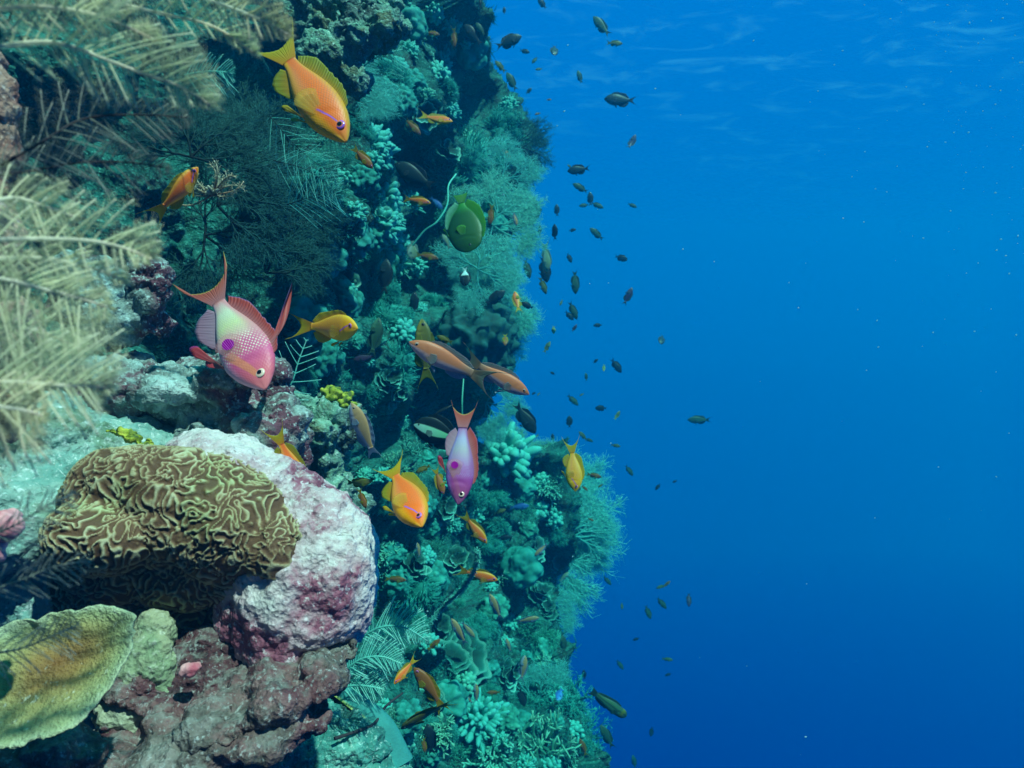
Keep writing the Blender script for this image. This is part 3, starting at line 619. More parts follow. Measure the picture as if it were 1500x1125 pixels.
# named colonies that can be picked out in the photograph: kind, x, y, size in px, variant, label
for kind, px, py, sz, var, lab in [
    ('dome_coral', 690, 498, 135, 0, "big rounded coral dome with a knobbly dark top behind the salmon fish pair"),
    ('knobbly_coral', 745, 665, 95, 0, "dark knobbly coral crowning the far outcrop left of the yellow-orange fish"),
    ('branching_coral', 735, 700, 75, 1, "dark bushy coral on the left shoulder of the far outcrop"),
    ('branching_coral', 800, 712, 70, 1, "pale tipped branching coral on the far outcrop behind the yellow-orange fish"),
    ('soft_coral', 690, 228, 110, 1, "large hairy pale green soft coral above the green oval fish"),
    ('soft_coral', 655, 252, 100, 0, "stringy pale green soft coral left of the hairy one above the green oval fish"),
    ('soft_coral', 700, 275, 105, 1, "hairy green soft coral hanging just over the green oval fish"),
    ('soft_coral', 575, 115, 80, 0, "pale turquoise soft coral under the speckled overhanging rock"),
    ('knobbly_coral', 545, 215, 85, 2, "pale knobbly coral below the snout of the topmost orange fish"),
    ('knobbly_coral', 565, 290, 62, 1, "upper lump of the tall pale knobbly coral column"),
    ('knobbly_coral', 560, 330, 66, 0, "middle lump of the tall pale knobbly coral column"),
    ('knobbly_coral', 578, 362, 58, 1, "lowest lump of the tall pale knobbly coral column"),
    ('knobbly_coral', 618, 140, 44, 2, "pale blue knobbly coral beside the dark hollow high on the wall"),
    ('cauliflower_coral', 520, 350, 58, 0, "smooth pale lump of coral left of the tall knobbly column"),
    ('cauliflower_coral', 478, 378, 56, 1, "pale folded coral right of the dark bushy fan"),
    ('branching_coral', 622, 396, 50, 0, "small pale branching coral under the disc-shaped fish"),
    ('branching_coral', 575, 395, 42, 2, "small pale coral sprig above the upright dark fish"),
    ('cauliflower_coral', 500, 440, 62, 0, "pale coral lump above the small yellow fish"),
    ('soft_coral', 560, 470, 85, 2, "shaggy pale turquoise coral column behind the dark fishes"),
    ('soft_coral', 555, 430, 70, 2, "shaggy upper part of coral growth below the upright dark fish"),
    ('cauliflower_coral', 440, 470, 75, 1, "rounded green coral lump right of the big pink fish's long spine"),
    ('soft_coral', 440, 430, 45, 0, "yellow-green fuzzy growth at the lower rim of the dark bushy fan"),
    ('cauliflower_coral', 470, 520, 60, 2, "pale coral mound under the small yellow fish"),
    ('soft_coral', 570, 545, 95, 1, "silky grey-green soft coral between the yellow fish and the salmon pair"),
    ('soft_coral', 620, 590, 70, 1, "grey-green soft coral above the banded fish"),
    ('branching_coral', 560, 810, 60, 1, "pale turquoise coral tuft right of the top of the pink boulder"),
    ('soft_coral', 600, 860, 90, 1, "feathery green soft coral right of the pink boulder"),
    ('shelf_coral', 672, 960, 85, 0, "wavy shelf coral with pale rim right of the pair of blue-bellied fish"),
    ('shelf_coral', 660, 985, 70, 1, "lower wavy shelf coral with a thin bright edge"),
    ('shelf_coral', 645, 930, 55, 2, "small dark shelf coral just left of the pair of blue-bellied fish"),
    ('cauliflower_coral', 765, 830, 60, 1, "pale lumpy coral high on the lower part of the reef"),
    ('knobbly_coral', 700, 1050, 90, 2, "pale finger coral cluster at the right of the two entwined orange fish"),
    ('branching_coral', 640, 1075, 75, 1, "pale finger coral below the two entwined orange fish"),
    ('branching_coral', 720, 1110, 110, 1, "dense branching coral with bright tips at the bottom edge"),
    ('branching_coral', 790, 1105, 110, 0, "branching coral with bright tips in the bottom right of the reef"),
    ('knobbly_coral', 560, 1105, 60, 1, "pale stubby coral fingers beside the turquoise trough sponge"),
    ('knobbly_coral', 590, 1090, 50, 0, "cluster of pale coral knobs right of the turquoise trough sponge"),
    ('cauliflower_coral', 650, 1030, 70, 0, "rounded coral head beneath the shelf corals"),
    ('cauliflower_coral', 770, 985, 60, 2, "greenish lumpy coral head on the lower reef edge"),
    ('soft_coral', 800, 940, 60, 0, "dim fuzzy coral on the lower reef edge"),
    ('bushy_coral', 830, 1030, 95, 0, "dim wispy bush of coral at the lower right edge of the reef"),
    ('bushy_coral', 860, 1075, 80, 1, "dim wispy bush of coral lowest on the reef's right edge"),
    ('bushy_coral', 770, 225, 80, 1, "dark wispy tuft sticking out from the upper reef edge"),
    ('soft_coral', 735, 185, 70, 2, "pale lumpy soft coral on the upper right shoulder of the wall"),
    ('cauliflower_coral', 690, 75, 50, 1, "rounded pale head high on the reef edge near the surface"),
    ('soft_coral', 650, 70, 55, 0, "fuzzy teal growth high on the reef near the top edge"),
    ('cauliflower_coral', 600, 40, 55, 0, "pale coral head near the top edge right of the speckled rock"),
    ('knobbly_coral', 640, 110, 45, 1, "small knobbly coral at the edge of the dark hollow"),
]:
    wh = out_bvh if 'far outcrop' in lab else None
    colony(kind, px, py, sz, lab, var, which=wh)

# smaller colonies nothing sets apart, all over the wall
fill_kinds = ['knobbly_coral', 'cauliflower_coral', 'branching_coral', 'soft_coral', 'cauliflower_coral', 'bushy_coral', 'knobbly_coral', 'shelf_coral']
fill_lab = {'knobbly_coral': "small knobbly teal coral colony among others on the shaded reef wall", 'cauliflower_coral': "small rounded lumpy coral head among others on the reef wall",
            'branching_coral': "small branching coral with pale tips among others on the reef wall", 'soft_coral': "small fuzzy soft coral tuft among others on the reef wall",
            'bushy_coral': "small wispy coral bush among others on the reef wall", 'shelf_coral': "small thin shelf coral among others on the reef wall"}
fill_grp = {k: k.replace('_', ' ') + "s scattered over the reef wall" for k in fill_lab}
used = []; tries = 0
while len(used) < 230 and tries < 4000:
    tries += 1; py = RNG.uniform(-5, 1125); e = float(np.interp(py, [q[0] for q in edge_w], [q[1] for q in edge_w]))
    if py > 690: e = float(np.interp(py, [q[0] for q in edge_c], [q[1] for q in edge_c]))
    px = RNG.uniform(440 if py < 560 else (520 if py < 780 else 560), e + 5)
    if any((px - u[0]) ** 2 + (py - u[1]) ** 2 < 24 ** 2 for u in used): continue
    if any(((px - h_[0]) / h_[2]) ** 2 + ((py - h_[1]) / h_[3]) ** 2 < .7 for h_ in holes_w): continue
    L, N = hit(px, py)
    used.append((px, py)); k = fill_kinds[RNG.integers(len(fill_kinds))]
    colony(k, px, py, RNG.uniform(22, 48) * (1.25 if k in ('soft_coral', 'bushy_coral') else 1), fill_lab[k], group=fill_grp[k])

# short turf on the wall: too fine to count
def turf(name, X, N, n, l0, l1, mat, seed, mask):
    r = np.random.default_rng(seed); V = X.reshape(-1, 3); 
    du = np.gradient(X, axis=1); dv = np.gradient(X, axis=0); NN = np.cross(du, dv); A = np.linalg.norm(NN, axis=-1).ravel(); NN = unit(NN).reshape(-1, 3)
    NN = np.where((NN * V).sum(1, keepdims=True) > 0, -NN, NN); pr = A * mask(V); i = r.choice(len(V), n, p=pr / pr.sum())
    B = V[i] + r.normal(0, .003, (n, 3)); D = unit(NN[i] + r.normal(0, .55, (n, 3)) + [0, 0, .2]); L = r.uniform(l0, l1, n); t = np.linspace(0, 1, 3)
    c = r.normal(0, .35, (n, 3)); mb = MB(); P = B[:, None] + D[:, None] * (L[:, None] * t)[..., None] + c[:, None] * (L[:, None] * t ** 2)[..., None]
    tubes(mb, P, (L * .07)[:, None] * np.array([1.2, 1, .4])[None], 3, r.uniform(.0, .35, n)[:, None] + np.array([0, .3, .6])[None])
    o = mb.build(name, mat); tag(o, "short teal algae and hydroid turf covering the reef", "algae", kind='stuff'); return o
turf("algae_turf", wall_X, None, 60000, .006, .022, M_turf, 5, lambda V: sstep(-.35, .25, fbm(V * 6, 2, 400)) * (V[:, 0] / V[:, 1] > -.29))
turf("algae_turf", out_X, None, 16000, .008, .03, M_turf, 6, lambda V: sstep(-.3, .3, fbm(V * 5, 2, 401)))

# --- fans: stem and branches as one flat spray
def fan(px, py, size_px, ang, mesh, mat, label, Y=None, name="sea_fan", cat="sea fan", yaw=0.0, pitch=0.0, group=None, dark_base=False):
    L = hit(px, py)[0] - at(px, py, 1).normalized() * .03 if Y is None else at(px, py, Y)
    o = link(name, mesh, mat) if not mesh.materials else bpy.data.objects.new(name, mesh)
    if o.name not in COL.objects: COL.objects.link(o)
    s = size_px / FPX * L.y
    o.matrix_world = Matrix.Translation(L) @ Matrix.Rotation(math.radians(yaw), 4, 'Z') @ Matrix.Rotation(math.radians(pitch), 4, 'X') @ Matrix.Rotation(math.radians(ang), 4, 'Y') @ Matrix.Rotation(math.radians(90), 4, 'X') @ Matrix.Diagonal((s, s, s, 1))
    tag(o, label, cat, group); return o
F_dense = fan_mesh(21, rad=.016, hair=5200, hl=.05, lv=5, ln=.25, flat=.10)
F_dense2 = fan_mesh(22, rad=.014, hair=5200, hl=.05, lv=5, ln=.25, flat=.12, n0=4)
F_pale = fan_mesh(23, rad=.014, hair=7000, hl=.07, lv=5, ln=.22, n0=5, flat=.05)
F_pale2 = fan_mesh(24, rad=.013, hair=7000, hl=.08, lv=5, ln=.22, n0=4, flat=.06)
fan(318, 300, 140, 80, F_dense, M_fan, "dark bushy fan of fine branches spreading right above the big pink fish", Y=1.02, yaw=15)
fan(330, 255, 140, 55, F_dense2, M_fan, "dark bushy fan reaching up right towards the topmost orange fish", Y=1.06, yaw=10)
fan(300, 345, 130, 105, F_dense2, M_fan, "dark bushy fan spreading down right behind the big pink fish", Y=1.05, yaw=12)
fan(360, 225, 120, 35, F_dense, M_fan, "dim teal fan of fine hairs below the topmost orange fish", Y=1.12, yaw=-10)
fan(390, 400, 120, 30, F_dense, M_fan, "dark bushy fan above the big pink fish's long dorsal spine", Y=1.12, yaw=5)
fan(280, 230, 130, 20, F_dense2, M_fan, "dark bushy fan behind the curved orange fish", Y=1.0, yaw=20)
fan(420, 330, 110, 60, F_dense2, M_fan, "dark bushy fan left of the tall pale knobbly coral column", Y=1.2, yaw=-5)
fan(260, 180, 120, 75, F_dense, M_fan, "dark bushy fan in the shade right of the pale plumes", Y=1.05, yaw=8)
fan(500, 130, 110, 40, F_pale2, M_fanpale, "turquoise feathery fan hanging under the speckled rock", Y=1.45, yaw=20)
fan(722, 330, 110, 75, F_pale, M_fanpale, "pale sea fan glowing at the reef edge right of the green oval fish", Y=2.6)
fan(735, 262, 85, 90, F_pale2, M_fanpale, "pale sea fan at the reef edge above the tan fish", Y=2.7)
fan(712, 450, 105, 50, F_pale2, M_fanpale, "pale sea fan behind the rounded coral dome", Y=2.75)
fan(715, 475, 95, 95, F_pale, M_fanpale, "pale drooping sea fan right of the rounded coral dome", Y=2.8)
fan(700, 395, 95, 65, F_pale, M_fanpale, "faint sea fan beside the black and white fish", Y=2.5)
fan(712, 590, 80, 110, F_pale2, M_fanpale, "thin pale sea fan below the salmon pair of fish", Y=2.7)
fan(800, 790, 160, 25, F_pale, M_fanpale, "large pale sea fan rising on the far outcrop", Y=3.55)
fan(790, 760, 165, 60, F_pale2, M_fanpale, "large pale sea fan leaning right off the far outcrop", Y=3.6)
fan(760, 690, 90, 5, F_pale2, M_fanpale, "pale sea fan standing on top of the far outcrop", Y=3.45)
fan(800, 900, 70, 70, F_pale, M_fanpale, "faint sea fan on the lower edge of the reef", Y=3.5)
fan(780, 1030, 100, 50, F_pale2, M_fan, "dim wispy sea fan at the lower right of the reef", Y=2.9)
fan(750, 215, 75, 100, F_dense, M_fan, "dark feathery spray sticking out of the upper reef edge", Y=3.1, pitch=10)

# --- hydroid plumes: a curved stem with two rows of branches, each set with hair
def plume(pts, mat, label, up=(45, 55, 26), dn=(-40, 40, 24), hair=26, hl=.09, rs=.0009, stem=None, group=None, droop=.25, name="feather_hydroid", rb=.52, seed=0, cat="hydroid"):
    """pts: (px, py, Y) of the stem from base to tip; up/dn: (angle from the stem, branch length in px, count) for the two rows"""
    r = np.random.default_rng(seed); C = spline([at(*p) for p in pts], 40); K = 40
    root = empty(name, tuple(C[0])); tag(root, label, cat, group); C0 = C - C[0]
    st = MB(); tubes(st, C0[None], (rs * np.linspace(1.15, .55, K))[None], 6); st.build('stem', stem or M_hydstem, root)
    T = unit(np.gradient(C0, axis=0)); view = unit(C.mean(0)); mb = MB(); Yb = pts[0][2]
    for ang, lpx, cnt in (up, dn):
        if not cnt: continue
        f = np.sort(np.linspace(.03, .985, cnt) + r.normal(0, .006, cnt)).clip(0, 1) * (K - 1); i = np.minimum(f.astype(int), K - 2); g = (f - i)[:, None]
        A = C0[i] * (1 - g) + C0[i + 1] * g; t = T[i]; side = unit(np.cross(view, t))      # on the photograph's left of the stem's run
        if side[:, 2].mean() < 0: side = -side
        a = np.radians(np.abs(ang) + r.normal(0, 6, cnt))[:, None]; sd = side * (1 if ang > 0 else -1)
        D = unit(t * np.cos(a) + sd * np.sin(a) + r.normal(0, .10, (cnt, 3)) + view * r.normal(0, .25, (cnt, 1)))
        env = np.minimum(1, (1.02 - f / (K - 1)) * 2.0) ** .8
        L = lpx * Yb / FPX * env * r.uniform(.8, 1.15, cnt); k = np.linspace(0, 1, 9)
        P = A[:, None] + D[:, None] * (L[:, None] * k)[..., None] + (t[:, None] * .12 + np.array([0, 0, -droop * (.25 if ang > 0 else 1)])) * (L[:, None] * k ** 2)[..., None]
        tubes(mb, P, rs * rb * np.linspace(1, .6, 9)[None] * np.ones((cnt, 1)), 4, np.linspace(.5, 1, 9)[None] * np.ones((cnt, 1)))
        m = cnt * hair * 2; b = np.repeat(np.arange(cnt), hair * 2); ff = r.uniform(.03, 1, m) * 7.99; j = ff.astype(int); gg = (ff - j)[:, None]
        B = P[b, j] * (1 - gg) + P[b, j + 1] * gg; d = unit(P[b, j + 1] - P[b, j]); s2 = unit(np.cross(view, d)) * np.where(r.random(m) < .5, 1, -1)[:, None]
        H = unit(d * .75 + s2 + r.normal(0, .35, (m, 3))); hL = hl * lpx * Yb / FPX * r.uniform(.5, 1.4, m); q = np.linspace(0, 1, 3)
        tubes(mb, B[:, None] + H[:, None] * (hL[:, None] * q)[..., None], rs * .052 * np.array([1, .85, .5])[None] * np.ones((m, 1)), 3, np.array([.4, .5, .6])[None] * np.ones((m, 1)))
    mb.build('plume', mat, root); return root
PL = [
    ([(60, -30, .30), (187, 8, .305), (307, 37, .31), (372, 78, .315)], (55, 70, 30), (-45, 26, 24), "long pale plume running down right to the tail of the topmost orange fish"),
    ([(220, -35, .29), (328, 8, .30), (385, 30, .30), (424, 52, .30)], (55, 55, 20), (-50, 32, 20), "pale plume along the top edge ending over the orange fish's back"),
    ([(-20, 70, .255), (60, 62, .26), (107, 69, .26), (149, 85, .265), (208, 107, .27), (267, 128, .275), (308, 154, .28)], (46, 120, 30), (-55, 55, 26), "broad pale plume with long upper branches in the upper left"),
    ([(-30, 15, .25), (60, 10, .25), (150, 25, .26), (230, 60, .27)], (50, 70, 26), (-50, 30, 20), "blurred pale green plume in the top left corner"),
    ([(-20, 255, .27), (53, 213, .28), (120, 175, .30), (200, 168, .30), (275, 172, .31)], (45, 70, 22), (-50, 80, 24), "greyish plume on a dark stem in the middle of the upper left"),
    ([(-10, 258, .28), (48, 250, .29), (120, 238, .30), (190, 238, .31), (245, 246, .315)], (50, 55, 22), (-55, 60, 22), "greyish plume on a dark stem left of the curved orange fish"),
    ([(-40, 352, .24), (53, 350, .25), (133, 353, .255), (187, 365, .26), (221, 380, .26)], (52, 85, 20), (-65, 45, 20), "bright cream plume pointing right with a pale curled tip"),
    ([(-30, 380, .25), (60, 378, .26), (104, 386, .26), (150, 398, .265), (182, 412, .27)], (45, 50, 18), (-55, 45, 18), "thin cream plume just under the bright curled one"),
    ([(-30, 405, .24), (20, 412, .24), (61, 423, .245), (107, 434, .25), (158, 450, .255)], (45, 70, 20), (-75, 150, 20), "cream plume with long hanging branches at the left edge"),
    ([(-40, 560, .23), (20, 560, .235), (80, 564, .24), (120, 565, .245), (158, 568, .25)], (52, 110, 18), (-60, 70, 18), "cream plume with a straight pale stem low at the left edge"),
    ([(-40, 590, .22), (0, 596, .225), (30, 600, .23), (62, 608, .235)], (60, 70, 12), (-60, 90, 14), "lowest cream plume at the left edge above the pale slope"),
    ([(-30, 300, .25), (20, 290, .26), (60, 300, .26), (110, 318, .27)], (55, 60, 16), (-50, 60, 16), "short plume at the left edge above the bright curled one"),
    ([(-30, 490, .25), (20, 480, .25), (70, 490, .26), (120, 512, .265)], (55, 80, 16), (-60, 90, 18), "hazy buff plume among the drooping branches at the left edge"),
]
for i_, (pts, u_, d_, lab) in enumerate(PL):
    dk = 'dark stem' in lab
    plume(pts, M_hydgrey if dk else M_hyd, lab, (u_[0], u_[1], int(u_[2] * .85)), (d_[0], d_[1], int(d_[2] * .85)), 46, .15, .0006 if dk else .0009, M_dark if dk else None, seed=500 + i_)
for i_, (pts, lab) in enumerate([
    ([(-30, 870, .27), (30, 850, .28), (80, 830, .285), (132, 822, .29)], "blurred grey plume crossing the left end of the ridged coral"),
    ([(-30, 790, .27), (20, 770, .275), (70, 740, .28), (110, 722, .29)], "blurred grey plume left of the ridged coral above the pink sponge"),
    ([(-30, 960, .29), (30, 950, .30), (80, 930, .30), (115, 915, .305)], "faint grey plume lying over the plate coral")]):
    plume(pts, M_hydgrey, lab, (45, 40, 18), (-45, 45, 18), 14, .1, .0005, M_hydgrey, seed=540 + i_)
for i_, (pts, u_, d_, lab) in enumerate([
    ([(525, 935, .82), (560, 918, .82), (595, 920, .82), (628, 940, .83)], (60, 42, 22), (-50, 26, 18), "upper white-green feather growing from the right side of the pink boulder"),
    ([(500, 985, .80), (530, 965, .80), (560, 962, .80), (588, 972, .80)], (55, 36, 20), (-50, 30, 18), "middle white-green feather growing from the right side of the pink boulder"),
    ([(495, 1008, .80), (520, 1004, .80), (545, 1006, .80), (562, 1010, .80)], (55, 30, 16), (-50, 24, 14), "lowest white-green feather under the pink boulder's right side"),
    ([(540, 945, .86), (570, 935, .86), (600, 932, .86)], (65, 32, 14), (-50, 22, 12), "small green feather behind the upper feather at the boulder")]):
    plume(pts, M_hydteal, lab, (u_[0], u_[1], int(u_[2] * 1.5)), (d_[0], d_[1], int(d_[2] * 1.5)), 22, .12, .0014, M_hydteal, seed=560 + i_, rb=.5)
plume([(395, 600, .88), (425, 565, .88), (437, 530, .88), (449, 498, .88)], M_hydteal, "open pale feather with few long branches right of the big pink fish's snout", (62, 42, 9), (-58, 38, 9), 3, .1, .0011, M_hydteal, seed=580, rb=.6, droop=.05)
plume([(270, 110, .62), (300, 105, .62), (325, 105, .62), (340, 108, .62)], M_hydteal, "small bright turquoise feather behind the broad pale plume", (45, 30, 16), (-45, 30, 16), 20, .12, .0008, M_hydteal, seed=581)
plume([(500, 140, 1.2), (530, 100, 1.2), (560, 80, 1.2), (590, 72, 1.22)], M_hydteal, "pale turquoise feather right of the speckled overhanging rock", (50, 40, 20), (-50, 45, 20), 16, .12, .0011, M_hydteal, seed=582)
for i_, (pts, lab) in enumerate([
    ([(395, 170, 1.0), (430, 210, 1.0), (465, 240, 1.0), (495, 252, 1.0)], "faint teal feather just below the topmost orange fish"),
    ([(400, 235, 1.0), (440, 245, 1.0), (470, 262, 1.0), (492, 282, 1.0)], "faint teal feather at the upper right of the dark bushy fan"),
    ([(420, 300, 1.02), (450, 290, 1.02), (480, 282, 1.02), (500, 290, 1.02)], "faint teal feather at the right rim of the dark bushy fan")]):
    plume(pts, M_hydteal if i_ < 2 else M_fanpale, lab, (50, 42, 16), (-50, 42, 16), 14, .12, .0007, M_fan, seed=590 + i_)

# small spiky feather star on the wall, left of the fan
fs = empty("feather_star", tuple(at(312, 285, .84))); tag(fs, "small tangle of cream and reddish curled arms beside the curved orange fish", "feather star")
M_star = mat_growth("feather_star", (0.25, 0.10, 0.06), (0.40, 0.34, 0.22), (0.60, 0.58, 0.44), 2.0)
r_ = np.random.default_rng(60)
for k in range(16):
    a = r_.uniform(-.6, 3.7); L = r_.uniform(25, 55) * .84 / FPX; e = r_.uniform(-.4, .6)
    d = np.array([math.cos(a), -e, math.sin(a)]); d2 = np.array([-math.sin(a), r_.normal(0, .4), math.cos(a)]) * r_.choice([-1, 1])
    P = spline([np.zeros(3), d * L * .5, d * L * .85 + d2 * L * .12, d * L + d2 * L * .35], 12); mb = MB(); tubes(mb, P[None], (.0013 * np.linspace(1, .5, 12))[None], 5)
    m = 46; f = r_.uniform(1, 10.9, m); j = f.astype(int); B = P[j] + (P[j + 1] - P[j]) * (f - j)[:, None]; H = unit(r_.normal(0, 1, (m, 3)) + d * .7) * r_.uniform(.003, .007, (m, 1))
    tubes(mb, B[:, None] + H[:, None] * np.linspace(0, 1, 3)[None, :, None], np.full((m, 3), .00025), 3); mb.build('arm', M_star, fs)
mb = MB(); bmm = fingers(61, n=30, ln=.5, rad=.09); cb = link('body', bmm, M_star, fs); cb.scale = (.02, .02, .02)

# whips, stems, trough sponge
def whip(pts, rad, mat, label, name="whip_coral", fuzz=0, k=40, cat="whip coral"):
    C = spline([at(*p) for p in pts], k); o_ = C[0].copy(); C = C - o_; mb = MB(); R = rad * np.linspace(1, .7, k) * (1 + .12 * perlin(C * 90, 3)); tubes(mb, C[None], R[None], 8)
    if fuzz:
        r = np.random.default_rng(len(label)); f = r.uniform(0, k - 1.01, fuzz); j = f.astype(int); B = C[j] + (C[j + 1] - C[j]) * (f - j)[:, None]; H = unit(r.normal(0, 1, (fuzz, 3))) * rad * r.uniform(1.5, 2.6, (fuzz, 1))
        tubes(mb, B[:, None] + H[:, None] * np.linspace(0, 1, 3)[None, :, None], np.full((fuzz, 3), rad * .16), 3, np.array([.3, .6, 1.])[None] * np.ones((fuzz, 1)))
    o = mb.build(name, mat); o.location = o_; tag(o, label, cat); return o
whip([(628, 915, 1.25), (648, 890, 1.25), (672, 868, 1.2), (690, 845, 1.18), (699, 822, 1.16), (698, 806, 1.15)], .0032, M_whip, "fuzzy curved whip coral passing in front of the orange fish low on the reef", fuzz=900)
whip([(604, 360, 1.7), (622, 338, 1.7), (640, 325, 1.7), (655, 300, 1.72), (657, 272, 1.75), (668, 255, 1.8)], .0028, M_whip, "thin curved whip coral left of the green oval fish")
whip([(677, 608, 1.6), (677, 585, 1.6), (679, 555, 1.62)], .0022, M_whip, "short straight pale whip standing above the tail of the smaller pink fish")
whip([(490, 1082, .80), (520, 1072, .82), (548, 1060, .85), (565, 1035, .9), (590, 1015, 1.0)], .0022, M_dark, "dark curved stem crossing the turquoise trough sponge")
whip([(520, 170, 1.3), (500, 160, 1.28), (480, 150, 1.25)], .0018, M_dark, "short dark twig under the speckled overhanging rock")
mbt = MB(); C = spline([at(478, 1015, .9), at(515, 1048, .88), at(540, 1080, .87), at(556, 1130, .86)], 40); T = unit(np.gradient(C, axis=0))
th = np.linspace(-.35 * np.pi, 1.15 * np.pi, 22); U = unit(np.cross(T, [0, 1.0, 0])); Wv = unit(np.cross(U, T)); rr = np.linspace(.022, .046, 40)
V = []
for s_ in (1.0, .86): V.append((C[:, None] + rr[:, None, None] * s_ * (U[:, None] * np.cos(th)[None, :, None] + Wv[:, None] * np.sin(th)[None, :, None] * .55)).reshape(-1, 3))
i = np.arange(39)[:, None] * 22; j = np.arange(21)[None]; q = np.stack([i + j, i + 22 + j, i + 23 + j, i + 1 + j], -1).reshape(-1, 4)
n0 = 40 * 22; e1 = np.arange(39) * 22; rims = np.vstack([np.stack([e1, e1 + 22, e1 + 22 + n0, e1 + n0], -1), np.stack([e1 + 21, e1 + 43, e1 + 43 + n0, e1 + 21 + n0], -1)])
tipv = np.tile(np.where((np.arange(22) < 1) | (np.arange(22) > 20), 1.0, .35), 80)
mbt.add(np.vstack(V), np.vstack([q, q[:, ::-1] + n0, rims]), a=tipv)
M_trough = mat_growth("trough_sponge", (0.02, 0.12, 0.13), (0.04, 0.30, 0.28), (0.55, 0.60, 0.12), 1.0)
tag(mbt.build("tube_sponge", M_trough), "turquoise trough-shaped sponge with a thin yellow edge at the bottom", "sponge")

# drifting specks
r_ = np.random.default_rng(90); mb = MB(); n = 270
oct_ = np.array([[1, 0, 0], [-1, 0, 0], [0, 1, 0], [0, -1, 0], [0, 0, 1], [0, 0, -1.]]); ot = np.array([[0, 2, 4], [2, 1, 4], [1, 3, 4], [3, 0, 4], [2, 0, 5], [1, 2, 5], [3, 1, 5], [0, 3, 5]])
px = r_.uniform(0, 1500, n); py = r_.uniform(0, 1125, n); Yd = r_.uniform(.5, 2.6, n); px[:170] = 1500 - np.abs(r_.normal(0, 130, 170)); py[:170] = np.abs(r_.normal(0, 260, 170)); Yd[:170] = r_.uniform(1.2, 3.2, 170)
for a, b_, c_ in zip(px, py, Yd):
    s = r_.uniform(.35, 1.0) ** 2 * 1.25 / FPX * c_; d = np.diag([1, 1, 1.]) ; st_ = r_.uniform(1, 2.2); V = oct_ * s * [st_, 1, 1]; ca = r_.normal(.5, .3); V = V @ np.array([[math.cos(ca), 0, math.sin(ca)], [0, 1, 0], [-math.sin(ca), 0, math.cos(ca)]])
    mb.add(V + np.array(at(a, b_, c_)), T=ot)
b = NB("drifting_speck"); M_speck = b.bsdf((.60, .82, .88), .5, trans=.5)
o = mb.build("drifting_specks", M_speck); tag(o, "tiny pale specks drifting in the blue water", "plankton", kind='stuff')
# ================================================================ FISH
BASE = [(0, .006, -.006, .006), (.015, .030, -.026, .016), (.05, .062, -.052, .034), (.12, .112, -.098, .060), (.22, .155, -.148, .082), (.33, .176, -.178, .092), (.45, .178, -.182, .092),
        (.58, .158, -.164, .082), (.70, .126, -.132, .064), (.82, .088, -.092, .042), (.91, .064, -.066, .026), (1.0, .058, -.058, .014)]
def prof(deep=1.0, wide=1.0, blunt=0.0, ped=1.0):
    t = np.array([q[0] for q in BASE]); out = []
    g = np.linspace(0, 1, 44) ** 1.25
    for k in (1, 2, 3):
        v = np.interp(g, t, [q[k] for q in BASE]); v = np.convolve(np.pad(v, 1, 'edge'), [.25, .5, .25], 'valid')
        if k < 3: v = v * (deep * (1 - sstep(.75, 1, g)) + ped * sstep(.75, 1, g)); v = np.sign(v) * np.abs(v) ** (1 - blunt * (1 - sstep(0, .3, g)))
        else: v = v * wide
        out.append(v)
    return g, out[0], out[1], out[2]
def bendf(P, k):
    P = np.array(P, float); d = np.maximum(.15 - P[..., 0], 0); P[..., 1] += k * d ** 2; return P
